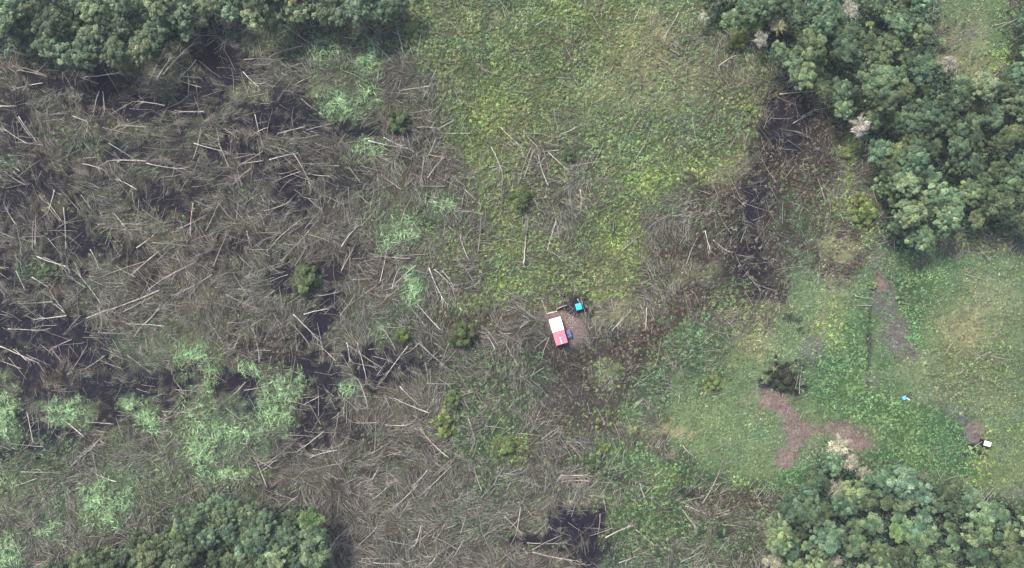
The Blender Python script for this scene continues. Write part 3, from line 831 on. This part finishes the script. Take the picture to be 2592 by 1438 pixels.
V, F_ = stick_mesh(P, D, L * .85, rng.uniform(.02, .04, n), .035)
o = link('branch_tops', raw_mesh('branch_tops', V, F_, np.repeat(np.concatenate(Cs), 6, 0)), M_twig)
tag(o, 'splayed leafless branch tops of felled trees over the brushwood', kind='stuff')

# ------------------------------------------------------------------ pale fern patches, each a thing of its own
k_ = 0
for t in ELL.replace('\n', '|').split('|'):
    t = t.split()
    if len(t) != 7 or t[0] != 'l': continue
    cx, cy, rx, ry, rot, s = map(float, t[1:])
    n = int(rx * ry * math.pi * PX * PX * 19 * s)
    th = math.radians(rot)
    rr = rng.random(n) ** .6 * 1.45; aa = rng.random(n) * 6.28
    u_, v_ = rr * np.cos(aa) * rx, rr * np.sin(aa) * ry
    px = cx + u_ * math.cos(th) - v_ * math.sin(th); py = cy + u_ * math.sin(th) + v_ * math.cos(th)
    edge = sstep(1.4, .35, rr + (fbm(px, py, 24, 509, 3) - .5) * 2.0) * (.22 + .95 * sstep(.42, .6, fbm(px, py, 15, 501, 3)))
    kp = rng.random(n) < edge
    px, py = px[kp], py[kp]; n = len(px); rr_ = rr[kp]
    if n < 20: continue
    a = (fbm(px, py, 45, 505, 2) - .5) * 9 + rng.normal(0, .8, n)
    out = np.stack([np.cos(a), np.sin(a), np.zeros(n)], -1)
    P = np.stack([(px - 1296) * PX, (719 - py) * PX, gz(px, py) + rng.uniform(.3, 1.2, n)], -1)
    L = rng.uniform(.8, 2.1, n)
    nr = unit(np.array([0, 0, 1.0]) + rng.normal(0, .3, (n, 3)))
    v, f = leaf_quads(P, nr, out, L, L * rng.uniform(.05, .1, n), .04)
    pc = lin([(150,184,130), (128,164,114), (168,198,144), (120,152,114), (138,164,112)])[rng.integers(0, 5, n)] * (rng.uniform(.7, 1.15, n) * (1.1 - .3 * np.clip(rr_, 0, 1.3)))[:, None]
    o = link('fern_patch', raw_mesh('fern_patch', v, f, pc), M_leaf)
    size = 'large' if rx * ry > 2400 else 'middling' if rx * ry > 1200 else 'small'
    tag(o, describe(cx, cy, size + (' bright' if s >= 1 else ' faint'), 'pale green fern patch'), 'fern patch', 'pale fern patches on the slope')
    k_ += 1

# ------------------------------------------------------------------ trees


def crown_mesh(name, seed, R, Hc, nb, per, leaf, cols, flat=.75, spiky=0.0, br=(.8, 1.35), vary=.28):
    g = np.random.default_rng(seed)
    Ps, Ns, Cs = [], [], []
    lob = g.uniform(.75, 1.15, 9)
    for i in range(nb):
        a = i * 2.39996 + g.normal(0, .25)
        t = math.sqrt((i + .5) / nb)
        q = lob[int(a / 6.28318 * 9) % 9]
        rr = t * R * q * .86
        z = Hc * math.sqrt(max(0, 1 - (t * .92) ** 2)) + g.normal(0, .5)
        c = np.array([math.cos(a) * rr, math.sin(a) * rr, z])
        rb = g.uniform(*br) * (1.1 - .25 * t)
        n = int(per * rb * rb)
        d = unit(g.normal(0, 1, (n, 3)))
        d[:, 2] = np.where(d[:, 2] < -.25, -d[:, 2], d[:, 2])
        # knobbly sub-clumps on each clump
        kk = unit(g.normal(0, 1, (9, 3)) + np.array([0, 0, .5]))
        bump = np.max(d @ kk.T, axis=1)
        rad = rb * (.48 + .66 * sstep(.62, 1.0, bump)) * g.uniform(.78, 1.2, n)
        P_ = c + d * rad[:, None] * np.array([1, 1, flat])
        Ps.append(P_); Ns.append(d * .55 + np.array([0, 0, .45]))
        tone_ = g.uniform(1 - vary, 1 + vary)
        base = lin(cols)[g.integers(0, len(cols))]
        Cs.append(base * tone_ * g.uniform(.72, 1.28, n)[:, None])
    P_ = np.concatenate(Ps); N_ = np.concatenate(Ns); Cc = np.concatenate(Cs)
    n = len(P_)
    N_ = unit(N_ + g.normal(0, .33, (n, 3)))
    L_ = leaf * g.uniform(.6, 1.35, n)
    v, f = leaf_quads(P_, N_, g.normal(0, 1, (n, 3)), L_, L_ * (g.uniform(.4, .7, n) if not spiky else g.uniform(.12, .22, n)))
    return raw_mesh(name, v, f, Cc)


def trunk_mesh(name, seed, h, R, r0=.17, limbs=5):
    r = random.Random(seed)
    b = MB()
    pts = [(r.uniform(-.1, .1) * i, r.uniform(-.1, .1) * i, -.5 + (h + .5) * i / 5) for i in range(6)]
    b.tube(pts, [r0 * (1.25 - .15 * i) for i in range(6)], 8)
    for i in range(limbs):
        a = i * 6.28 / limbs + r.uniform(-.4, .4)
        p = Vector(pts[3]).lerp(Vector(pts[5]), r.random())
        q = p + Vector((math.cos(a) * R * .4, math.sin(a) * R * .4, .9))
        w = p + Vector((math.cos(a) * R * .72, math.sin(a) * R * .72, 1.4))
        b.tube([p, q, w], [r0 * .5, r0 * .35, r0 * .15], 6)
    return b.mesh(name, True)


GREEN = [(98,114,84), (84,102,76), (116,130,100), (74,92,72), (104,112,84), (98,116,92)]
PROT = []
for k in range(10):
    R = (3.2, 3.7, 4.3, 3.4, 4.5)[k % 5]
    h = (7.0, 8.5, 9.5, 6.2, 8.0)[k % 5]
    cm = crown_mesh('crown_mesh', 900 + k, R, R * .6, int(4.0 * R * R), 480, .32, GREEN, br=(.26, .85), vary=.36)
    PROT.append((trunk_mesh('trunk_mesh', 30 + k, h, R), cm, h))
PALE = []
for k in range(3):
    # nearly bare crown: forking pale limbs and twigs with tufts of withered leaves
    r_ = np.random.default_rng(950 + k)
    cm = crown_mesh('crown_mesh', 950 + k, 2.5, 1.5, 22, 240, .24, [(160,158,138), (140,142,124), (174,170,154)], vary=.25, br=(.35, .8))
    b = MB(); rr_ = random.Random(950 + k)
    for i in range(26):
        a = rr_.uniform(0, 6.28); l_ = rr_.uniform(1.6, 3.6)
        p = Vector((0, 0, rr_.uniform(-.6, .5))); pts = [p]
        for m_ in range(4):
            a += rr_.uniform(-.35, .35)
            p = p + Vector((math.cos(a), math.sin(a), rr_.uniform(.1, .5) * (1 - m_ * .25))) * l_ / 4
            pts.append(p)
        b.tube(pts, [.07, .055, .04, .03, .018], 4)
        for m_ in (2, 3):
            for sg in (-1, 1):
                a2 = a + sg * rr_.uniform(.4, .9)
                b.tube([pts[m_], pts[m_] + Vector((math.cos(a2), math.sin(a2), .3)) * rr_.uniform(.5, 1.1)], [.03, .012], 3)
    bm_ = colour_mesh(b.mesh('branch_mesh', True), (186, 180, 166))
    PALE.append((trunk_mesh('trunk_mesh', 60 + k, 6.5, 2.6, .13), cm, 6.5, bm_))
SMALL = []
for k in range(4):
    cm = crown_mesh('crown_mesh', 970 + k, 2.2, 1.3, 13, 420, .32, GREEN, br=(.55, .95))
    SMALL.append((trunk_mesh('trunk_mesh', 70 + k, 5.5, 2.2, .12), cm, 5.5))


def place_tree(px, py, proto, scale, tint, name='forest_tree'):
    tm, cm, h = proto[:3]
    zt = (h + 1.2) * scale
    x, y = W(px, py, zt)
    qx, qy = x / PX + 1296, 719 - y / PX
    o = empty(name, (x, y, float(gz(qx, qy))), random.uniform(0, 6.28))
    s = scale
    o.scale = (s * random.uniform(.9, 1.1), s * random.uniform(.9, 1.1), s)
    link('trunk', tm, M_trunk, o)
    c = link('crown', cm, M_leaf, o)
    c.location = (0, 0, h - .3)
    c.color = (*tint, 1)
    if len(proto) > 3:
        d_ = link('branch', proto[3], M_bark, o); d_.location = (0, 0, h + .55); d_.color = (*tint, 1)
    return o


FP = [q[2] for q in POLYS if q[0] == 'f']
FOREST = {
 'lower left': (FP[3], 36, (.96, .98, .88)),
 'upper left': (FP[0], 39, (1.15, 1.13, 1.06)),
 'upper right': (FP[1], 41, (.84, .93, .80)),
 'lower right': (FP[2], 41, (.84, .93, .82)),
}
SPECIAL = [  # px, py, kind, scale, tint, words
 (1968, 62, 'pale', .8, (1.1, 1.05, .72), 'creamy yellow crowned tree at the upper right forest edge'),
 (1925, 100, 'pale', .75, (1.0, 1.0, 1.0), 'whitish grey crowned tree below the creamy yellow tree'),
 (1780, 45, 'pale', .6, (1.0, 1.05, .95), 'small whitish tree at the corner of the upper right forest'),
 (2150, 25, 'pale', .95, (.92, .92, .88), 'tall pale grey tree cut by the top edge of the photo'),
 (2205, 62, 'small', .55, (1.75, 1.6, .9), 'small lemon yellow crown between dark trees near the top'),
 (2022, 88, 'small', .5, (1.5, 1.45, .75), 'small lime green crown inside the upper right forest'),
 (1915, 55, 'small', .9, (1.05, 1.05, .7), 'round olive crowned tree left of the creamy yellow tree'),
 (2075, 160, 'small', .95, (1.45, 1.35, .95), 'yellow green leaning tree inside the upper right forest'),
 (2180, 318, 'pale', 1.1, (1.0, .97, .98), 'broad ash grey crown beside the dark vine strip'),
 (2350, 225, 'small', .6, (1.4, 1.6, .7), 'bright lime crown beside a black gap in the forest'),
 (2385, 105, 'small', .45, (1.6, 1.55, 1.3), 'tiny whitish crown at the edge of the top grass strip'),
 (2400, 160, 'pale', .85, (.85, .82, .84), 'mauve grey tree below the top grass strip'),
 (2490, 220, 'green', 1.0, (1.35, 1.25, 1.15), 'pale sage tree right of the black forest gap'),
 (2560, 265, 'green', .95, (1.2, 1.15, 1.0), 'pale sage tree at the right edge of the photo'),
 (2290, 455, 'green', 1.1, (1.35, 1.4, 1.2), 'large pale green tree on the spur of the upper right forest'),
 (2370, 490, 'green', 1.15, (1.25, 1.35, 1.2), 'broad sage tree right of the large pale green tree'),
 (2300, 540, 'green', 1.15, (1.3, 1.3, 1.05), 'wide yellowish tree at the foot of the forest spur'),
 (2400, 560, 'green', 1.0, (1.1, 1.2, 1.1), 'grey green tree at the lower end of the forest spur'),
 (2240, 470, 'green', .85, (1.3, 1.4, 1.1), 'light green tree on the left side of the forest spur'),
 (2330, 600, 'green', .9, (1.0, 1.1, .95), 'dull green tree just below the forest spur'),
 (2122, 1130, 'pale', 1.05, (1.08, 1.03, .95), 'whitish dead tree standing below the forked red path'),
 (2150, 1170, 'pale', .9, (1.0, .96, .92), 'whitish dead tree behind the bigger one by the red path'),
 (2185, 1195, 'pale', .75, (.85, .83, .78), 'brownish grey dead tree right of the two whitish ones'),
 (2120, 1235, 'pale', .9, (.8, .77, .72), 'brownish grey bare tree below the whitish dead trees'),
 (2280, 1215, 'green', 1.15, (1.0, 1.15, 1.2), 'large blue green feathery tree at the lower right forest edge'),
 (2330, 1250, 'green', 1.0, (.95, 1.1, 1.15), 'blue green tree right of the large feathery tree'),
 (2270, 1345, 'small', 1.1, (1.3, 1.5, .95), 'fresh green crown in the middle of the lower right forest'),
 (2400, 1330, 'small', .7, (1.15, 1.3, .9), 'small fresh green crown deep in the lower right forest'),
 (2560, 1355, 'small', .9, (1.35, 1.35, 1.0), 'pale lime crown close to the lower right corner'),
 (2110, 1425, 'pale', .9, (.72, .7, .7), 'grey brown dead crown cut by the bottom edge at right'),
 (1955, 1420, 'pale', 1.0, (.9, .9, .75), 'dead straw coloured tree at the bottom, left of the forest'),
 (782, 1315, 'small', 1.35, (1.1, 1.25, .75), 'bright green round tree at the right end of the lower left forest'),
 (450, 1350, 'small', .9, (1.2, 1.3, .8), 'yellow green tree on the upper rim of the lower left forest'),
 (560, 1275, 'green', .95, (.95, 1.1, 1.05), 'tall soft green tree at the tip of the lower left forest'),
 (700, 1400, 'green', 1.0, (1.35, 1.35, 1.15), 'pale grey green tree at the bottom of the lower left forest'),
 (165, 135, 'green', 1.1, (1.4, 1.4, 1.3), 'pale green tree at the lowest point of the upper left forest'),
 (240, 30, 'green', 1.0, (1.35, 1.35, 1.1), 'pale green crown near the top of the upper left forest'),
 (25, 30, 'green', 1.1, (1.3, 1.4, 1.25), 'pale green crown in the upper left corner'),
 (510, 55, 'pale', .65, (.9, .95, .8), 'thin greyish tree in the notch of the upper left forest'),
]
KIND = dict(pale=PALE, small=SMALL, green=PROT)
pos = []
for i, (px, py, kd, s, tint, words) in enumerate(SPECIAL):
    o = place_tree(px, py, KIND[kd][i % len(KIND[kd])], s, tint, 'dead_tree' if 'dead' in words or 'bare' in words else 'forest_tree')
    tag(o, words, 'tree', 'trees of the forest edges')
    pos.append((px, py))
HOLES = [(2395, 218, 34), (2440, 570, 30), (430, 60, 26), (450, 110, 30), (2480, 120, 70), (2140, 175, 22), (2240, 330, 20), (640, 1420, 14), (2590, 520, 30), (2440, 1430, 18), (2010, 1290, 12)]
nt = 0
for reg, (poly, dist, tint0) in FOREST.items():
    r = random.Random(len(reg) * 7)
    P_ = np.array(poly, float)
    x0, x1 = max(-25, P_[:, 0].min()), min(2615, P_[:, 0].max())
    y0, y1 = max(-30, P_[:, 1].min()), min(1465, P_[:, 1].max())
    for tr in range(5200):
        px, py = r.uniform(x0, x1), r.uniform(y0, y1)
        q_ = 12.0 if reg == 'lower left' else 18.0
        if not inside(poly, np.array([px, px - q_, px + q_, px, px]), np.array([py, py, py, py - q_, py + q_])).all(): continue
        if any((px - a) ** 2 + (py - b) ** 2 < c * c for a, b, c in HOLES): continue
        dd = dist * r.uniform(.9, 1.25)
        if any((px - a) ** 2 + (py - b) ** 2 < dd * dd for a, b in pos): continue
        if nt + len(SPECIAL) >= 300: break
        pos.append((px, py))
        j = r.random()
        tn = r.choice((.62, .78, .9, 1.02, 1.25))
        hue = r.choice((-.08, -.04, 0, .04, .10))
        tint = (tint0[0] * tn * (1 + hue), tint0[1] * tn, tint0[2] * tn * (1 - hue))
        if j < .30:
            o = place_tree(px, py, SMALL[r.randrange(4)], r.uniform(.95, 1.35), tint)
            sz = 'small'
        else:
            s = r.uniform(.72, 1.12)
            o = place_tree(px, py, PROT[r.randrange(10)], s, tint)
            sz = 'broad' if s > .9 else 'medium'
        col = {.62: 'dark green', .78: 'deep green', .9: 'mid green', 1.02: 'greyish green', 1.25: 'light green'}[tn]
        # distance to the border decides edge / inner
        lab = describe(px, py, sz + ' ' + col, 'forest tree')
        tag(o, lab, 'tree', 'trees of the forest edges')
        nt += 1
print('trees', nt + len(SPECIAL))

# ------------------------------------------------------------------ shrubs standing on the clearing
SHR = []
for k in range(3):
    cm = crown_mesh('foliage_mesh', 990 + k, 2.4, 1.1, 22, 620, .32, [(84,100,62), (68,84,52), (98,112,70), (88,92,64)], br=(.35, .8), vary=.3)
    SHR.append((trunk_mesh('stem_mesh', 80 + k, 1.0, 2.0, .09, 7), cm, 1.0))


def shrub(px, py, k, s, tint, words, name='shrub'):
    tm, cm, h = SHR[k % 3]
    x, y = W(px, py, 1.5 * s)
    o = empty(name, (x, y, float(gz(px, py))), random.uniform(0, 6.28))
    o.scale = (s, s * random.uniform(.9, 1.15), s)
    link('stem', tm, M_trunk, o)
    c = link('foliage', cm, M_leaf, o)
    c.location = (0, 0, .5)
    q_ = sum(tint) / 3
    c.color = (*[(q_ + (v_ - q_) * .8) * .8 for v_ in tint], 1)
    tag(o, words, 'shrub', 'shrubs standing on the cleared slope')


for a in [
 (772, 702, 0, 1.75, (1.0, 1.0, 1.0), 'large dark green shrub standing alone on the left brush slope'),
 (1012, 308, 1, 1.25, (.9, .98, .95), 'dark green shrub between brown brush and the upper green slope'),
 (1320, 505, 2, 1.2, (1.15, 1.15, .9), 'fresh green shrub in the middle clearing above the tall snag'),
 (1014, 850, 0, .95, (1.25, 1.2, .85), 'smaller bright shrub, the left of the two left of the hut'),
 (1170, 846, 1, 1.4, (.9, .98, .9), 'darker broad shrub, the right of the two left of the hut'),
 (1122, 1062, 2, .9, (1.9, 1.75, 1.2), 'yellow green bush below the hut, upper of two touching bushes'),
 (1124, 1098, 0, .85, (1.75, 1.65, 1.1), 'yellow green bush below the hut, lower of two touching bushes'),
 (1808, 968, 1, .85, (1.5, 1.65, 1.2), 'small bright green bush in the smooth meadow left of the red path'),
 (1440, 392, 2, .8, (.9, .98, 1.0), 'low dull green shrub left of the yellow green hillock'),
 (1145, 1010, 1, .9, (1.2, 1.35, 1.1), 'green shrub on the weedy slope above the yellow green bushes'),
 (1285, 1130, 0, 1.1, (1.35, 1.4, 1.1), 'mixed green bush above the big pale leaning log'),
 (1530, 1132, 2, .6, (1.8, 1.8, 1.2), 'small yellow green bush left of the weedy bank'),
 (1895, 276, 0, .45, (2.2, 2.0, 1.0), 'tiny yellow bush left of the dark vine strip'),
 (1870, 105, 1, .9, (2.1, 1.9, 1.0), 'yellow bush at the foot of the upper right forest'),
 (2190, 540, 2, 1.2, (1.9, 1.8, 1.3), 'yellow green bush left of the forest spur'),
 (2140, 385, 0, .75, (1.9, 1.8, 1.2), 'yellow green bush at the right rim of the vine strip'),
 (2175, 505, 1, .8, (1.9, 1.8, 1.3), 'pale yellow bush above the bigger one by the forest spur'),
 (2206, 722, 2, .45, (2.4, 2.3, 2.6), 'tiny silver grey bush beside the bare soil strip'),
 (1600, 1092, 0, .7, (2.2, 1.9, 2.1), 'small greyish dead bush right of the brown vine slope'),
 (1500, 1165, 2, 1.0, (1.1, 1.2, 1.4), 'round grey green shrub beside the weedy bank'),
 (1430, 595, 1, .01, (1, 1, 1), ''),
]:
    if a[5]: shrub(*a)
o = None
shrub(1985, 962, 1, 1.2, (.38, .34, .52), 'burnt black bush above the forked red path', 'burnt_bush')

# big pale twisted log and tall snag lying with its root plate
o, _, _ = place_log(0, 1326, 672, 1331, 596, 'fallen_snag', thick=1.7, p=0, tone=.75)
b = MB()
for i in range(14):
    a = random.uniform(-.5, .5)
    p = Vector((9.6, 0, .05)); l_ = random.uniform(3, 8.5)
    q = p + Vector((math.cos(a) * l_ * .5, math.sin(a) * l_ * .16, random.uniform(0, .3)))
    w = q + Vector((math.cos(a * .6) * l_ * .5, math.sin(a * .6) * l_ * .16, random.uniform(-.1, .3)))
    b.tube([p, q, w], [.06, .045, .02], 5)
link('branch', colour_mesh(b.mesh('branch_mesh', True), (120, 116, 108)), M_bark, o)
b = MB()
for i in range(9):
    a = i * .7
    b.tube([(0, 0, 0), (-.5 - random.random() * .4, math.cos(a) * .42, math.sin(a) * .2)], [.08, .03], 5)
link('root', colour_mesh(b.mesh('root_mesh', True), (150, 142, 130)), M_bark, o)
tag(o, 'thick grey uprooted snag with splayed top lying straight up above the hut', 'fallen tree')

# ------------------------------------------------------------------ the hut
rz = math.radians(16.2)
hx_, hy_ = W(1413.2, 838, 2.5)
t = empty('field_hut', (hx_, hy_, 0.0), rz)
tag(t, 'small hut with one white and one pink roof sheet on trodden red soil', 'hut')
WDT, L0, L1 = 1.50, -3.40, 3.36


def sheet(name, x0, x1, y0, y1, z0, z1, mat, parent, th=.03, amp=.018, pitch=.25):
    """corrugated sheet, z0 at x0 to z1 at x1, ribs across"""
    n = int((y1 - y0) / (pitch / 4))
    vs, fs = [], []
    for i in range(n + 1):
        y = y0 + (y1 - y0) * i / n
        w = amp * math.sin(2 * math.pi * (y - y0) / pitch)
        for x, z in ((x0, z0), (x1, z1)):
            vs.append((x, y, z + w)); vs.append((x, y, z + w - th))
    for i in range(n):
        a = i * 4; b_ = a + 4
        fs += [(a, a + 2, b_ + 2, b_), (a + 1, b_ + 1, b_ + 3, a + 3), (a, b_, b_ + 1, a + 1), (a + 2, a + 3, b_ + 3, b_ + 2)]
    fs += [(0, 1, 3, 2), (4 * n, 4 * n + 2, 4 * n + 3, 4 * n + 1)]
    m_ = MB(); m_.add(vs, fs)
    return m_.build(name, mat, parent)


r1 = sheet('roof', -WDT, WDT, .0, L1, 2.62, 2.40, M_white, t); tag(r1, 'white roof sheet')
r2 = sheet('roof', -WDT, WDT, L0, -.01, 2.58, 2.36, M_pink, t); tag(r2, 'pink roof sheet')
b = MB(); b.box(-.06, .06, -3.2, -1.5, 2.50, 2.53, (2.51, 2.50, 2.50, 2.51)); 
b = MB(); b.box(-.12, .04, -3.25, -1.55, 2.49, 2.535)
link('roof_strip', b.mesh('roof_strip'), M_white, r2)
b = MB(); b.tube([(.72, .38, 2.40), (.72, .38, 2.60)], [.15, .15], 10); b.box(.5, .62, .36, .5, 2.46, 2.56)
link('vent', b.mesh('vent'), M_black, r1)
b = MB(); b.box(-WDT, WDT, L0 - .05, L0 - .01, 2.08, 2.33)
link('fascia', b.mesh('fascia'), M_red, t)
b = MB()
for i in range(16):                                     # plank walls
    y = -3.2 + i * .4
    for sx in (-1, 1):
        if sx == 1 and 5 <= i <= 6: continue
        xx = sx * 1.38 + (i % 2) * .008
        b.box(xx - .02, xx + .02, y, y + .385, -.1, 2.30 if sx > 0 else 2.54)
for i in range(7):
    x = -1.35 + i * .386
    for y in (-3.22, 3.2):
        b.box(x, x + .37, y - .02 + (i % 2) * .008, y + .02 + (i % 2) * .008, -.1, 2.32)
link('wall', b.mesh('wall'), M_wood, t)
b = MB(); b.box(1.36, 1.40, -1.18, -.42, -.05, 2.0); b.box(1.40, 1.42, -1.1, -.5, .9, 1.0)
link('door', b.mesh('door'), M_darkwood, t)
for x, y in ((-1.42, -3.28), (1.42, -3.28), (-1.42, 3.26), (1.42, 3.26)):
    b = MB(); b.tube([(x, y, -.4), (x, y, 2.33)], [.06, .055], 7)
    link('post', b.mesh('post', True), M_darkwood, t)


def drape(nx_, ny_, sx, sy, hz, wr, seed, skirt=.0):
    """wrinkled cloth over a box-like heap"""
    r = np.random.default_rng(seed)
    u = np.linspace(-1, 1, nx_); v = np.linspace(-1, 1, ny_)
    U, V_ = np.meshgrid(u, v)
    prof = (1 - np.abs(U) ** 8) * (1 - np.abs(V_) ** 8)
    Z = hz * prof + wr * (fbm(U * 40 + seed * 9, V_ * 60, 12, seed, 3) - .5) * (.4 + prof)
    X = U * sx + r.normal(0, wr * .06, U.shape); Y = V_ * sy + r.normal(0, wr * .06, U.shape)
    top = np.stack([X, Y, Z], -1).reshape(-1, 3)
    n = len(top)
    i = np.arange(n).reshape(ny_, nx_)
    f = np.stack([i[:-1, :-1], i[:-1, 1:], i[1:, 1:], i[1:, :-1]], -1).reshape(-1, 4).tolist()
    m_ = MB(); m_.add(top.tolist(), f)
    rim = list(i[0]) + list(i[1:, -1]) + list(i[-1, -2::-1]) + list(i[-2:0:-1, 0])
    base = len(m_.v)
    m_.v += [(m_.v[j][0] * 1.02, m_.v[j][1] * 1.02, -.05) for j in rim]
    for q in range(len(rim)):
        q2 = (q + 1) % len(rim)
        m_.f.append((rim[q], base + q, base + q2, rim[q2]))
    return m_


x, y = W(1441, 847, 1.0)
o = empty('tarp_covered_heap', (x, y, 0), rz)
link('tarp', drape(22, 34, .68, 1.12, 1.05, .42, 5).mesh('tarp', True), M_blue, o)
for i in range(3):
    b = MB(); yy = -.7 + .7 * i; b.tube([(-.72, yy, .2), (-.5, yy, 1.12), (.5, yy + .1, 1.1), (.72, yy, .2)], [.03] * 4, 5)
    link('rope', b.mesh('rope', True), M_black, o)
tag(o, 'grey blue crumpled tarp over a heap leaning on the pink roofed hut side', 'tarp')

# turquoise shelter
x, y = W(1465.0, 776.2, 1.9)
t = empty('tarp_shelter', (x, y, 0), math.radians(14.5))
m_ = MB(); N1 = 16
g = [[(-.74 + 1.48 * i / N1, -.8 + 1.6 * j / N1,
       1.95 - .05 * math.cos(i / N1 * 12.56) - .12 * abs(j / N1 - .5) + .02 * math.sin(j * 1.9 + i)) for i in range(N1 + 1)] for j in range(N1 + 1)]
vs = [p for row in g for p in row]; lo = [(a, b_, c - .02) for a, b_, c in vs]
fs = []
for j in range(N1):
    for i in range(N1):
        a = j * (N1 + 1) + i
        fs.append((a, a + 1, a + N1 + 2, a + N1 + 1)); q = a + len(vs); fs.append((q, q + N1 + 1, q + N1 + 2, q + 1))
m_.add(vs + lo, fs)
link('tarp', m_.mesh('tarp', True), M_turq, t)
for yy in (-.45, -.05, .35):
    b = MB(); b.tube([(-.72, yy, 1.93), (0, yy, 1.99), (.72, yy, 1.93)], [.02] * 3, 5); link('rope', b.mesh('rope', True), M_sky, t)
b = MB()
b.box(-.78, .78, -.86, -.83, .1, 1.82); b.box(.80, .83, -.83, .8, .1, 1.80); b.box(-.83, -.80, -.83, .8, .1, 1.80)
link('side_sheet', b.mesh('side_sheet'), M_turq_shade, t)
for x_, y_ in ((-.76, -.8), (.76, -.8), (-.76, .8), (.76, .8)):
    b = MB(); b.tube([(x_, y_, -.3), (x_, y_, 1.86)], [.045, .04], 6); link('post', b.mesh('post', True), M_darkwood, t)
tag(t, 'square turquoise tarp shelter on posts right above the hut', 'shelter')
o, _, _ = place_log(0, 1462, 757, 1468, 768, 'leaning_pole', thick=.7, p=0, tone=1.3)
tag(o, 'short white pole leaning at the top corner of the turquoise shelter', 'pole')

# white roofed shelter lower right
x, y = W(2500, 1123.5, 1.7)
t = empty('small_shelter', (x, y, 0), math.radians(-16))
b = MB(); b.box(-.87, .87, -.6, .6, 1.62, 1.66, (1.74, 1.66, 1.66, 1.74))
link('roof', b.mesh('roof'), M_white, t)
b = MB()
b.box(-.98, .98, .62, .80, 1.45, 1.55); b.box(-.98, .98, -.74, -.62, 1.45, 1.55); b.box(-1.0, -.89, -.6, .6, 1.45, 1.55); b.box(.89, 1.0, -.6, .6, 1.45, 1.55)
link('frame', b.mesh('frame'), M_black, t)
b = MB()
b.box(-.95, .95, -.70, -.66, 0, 1.4); b.box(-.95, -.91, -.62, .7, 0, 1.4); b.box(.91, .95, -.62, .7, 0, 1.4)
link('wall', b.mesh('wall'), M_black, t)
for x_, y_ in ((-.93, -.68), (.93, -.68), (-.93, .7), (.93, .7)):
    b = MB(); b.tube([(x_, y_, -.3), (x_, y_, 1.5)], [.05, .05], 6); link('post', b.mesh('post', True), M_darkwood, t)
tag(t, 'tiny black walled shelter with white roof beside a red soil patch', 'shelter')

# blue bundle by the trail
x, y = W(2288.5, 1008, .4)
m_ = drape(14, 14, .5, .42, .5, .4, 9)
o = m_.build('blue_bundle', M_sky, None, True)
o.location = (x, y, float(gz(2288, 1008)) + .2); o.rotation_euler = (0, 0, .5)
tag(o, 'small sky blue bundle lying beside the grey trail', 'bundle')


def plank(x1, y1, x2, y2, w, h, mat, name, words, cat):
    A = Vector((*W(x1, y1, h), h + float(gz(x1, y1)))); B = Vector((*W(x2, y2, h), h + float(gz(x2, y2))))
    d = B - A
    b = MB(); b.box(0, d.length, -w / 2, w / 2, -.03, .03)
    o = b.build(name, mat)
    o.location = A; o.rotation_euler = (0, 0, math.atan2(d.y, d.x))
    tag(o, words, cat)


M_palewood = mat_plain('fresh_wood', (206, 196, 172), 0.8, 0.15, 5.0)
plank(2294, 1007, 2303, 1013, .28, .5, M_palewood, 'plank', 'short cream plank right of the sky blue bundle', 'plank')
plank(1384, 794, 1410, 788, .22, .2, M_palewood, 'plank', 'pale plank on the red soil above the white roof', 'plank')
plank(1376, 772, 1385, 799, .16, .2, M_wood, 'plank', 'brown plank at the left rim of the hut yard', 'plank')
t = empty('log_pile', (*W(1420, 775), .1), math.radians(24))
for i in range(9):
    b = MB(); yy = (i % 5) * .17 - .35; zz = .1 + (i // 5) * .18
    b.tube([(-1.2 + random.uniform(-.2, .2), yy, zz), (1.2 + random.uniform(-.3, .3), yy + random.uniform(-.1, .1), zz)], [.09, .075], 7)
    link('log', b.mesh('log', True), M_darkwood if i % 3 else M_palewood, t)
tag(t, 'low pile of dark and pale cut logs above the red yard', 'log pile')

# chips and stones of the yard
cx_, cy_ = rng.normal(1443, 14, 260), rng.normal(812, 22, 260)
a = rng.random(260) * 6.28; out = np.stack([np.cos(a), np.sin(a), 0 * a], -1)
P = np.stack([(cx_ - 1296) * PX, (719 - cy_) * PX, gz(cx_, cy_) + .05], -1)
v, f = leaf_quads(P, unit(np.array([0, 0, 1.]) + rng.normal(0, .2, (260, 3))), out, rng.uniform(.1, .4, 260), rng.uniform(.06, .16, 260))
o = link('wood_chips', raw_mesh('wood_chips', v, f, lin([(190,170,160)]) * rng.uniform(.5, 1.2, 260)[:, None]), M_twig)
tag(o, 'pale chips and scraps littering the red soil yard by the hut', kind='stuff')

# ------------------------------------------------------------------ the air between drone and slope
b = MB(); b.box(-1660, 1660, -1660, 1660, -6.0, 178.0)
hz = b.build('haze', None)
mh = bpy.data.materials.new('haze_air'); mh.use_nodes = True
nt_ = mh.node_tree; nt_.nodes.clear()
ho = nt_.nodes.new('ShaderNodeOutputMaterial'); pv = nt_.nodes.new('ShaderNodeVolumePrincipled')
pv.inputs['Color'].default_value = (.86, .92, 1.0, 1)
pv.inputs['Density'].default_value = .00015
nt_.links.new(pv.outputs[0], ho.inputs['Volume'])
hz.data.materials.append(mh)
tag(hz, 'thin bluish morning haze over the whole slope', kind='stuff')
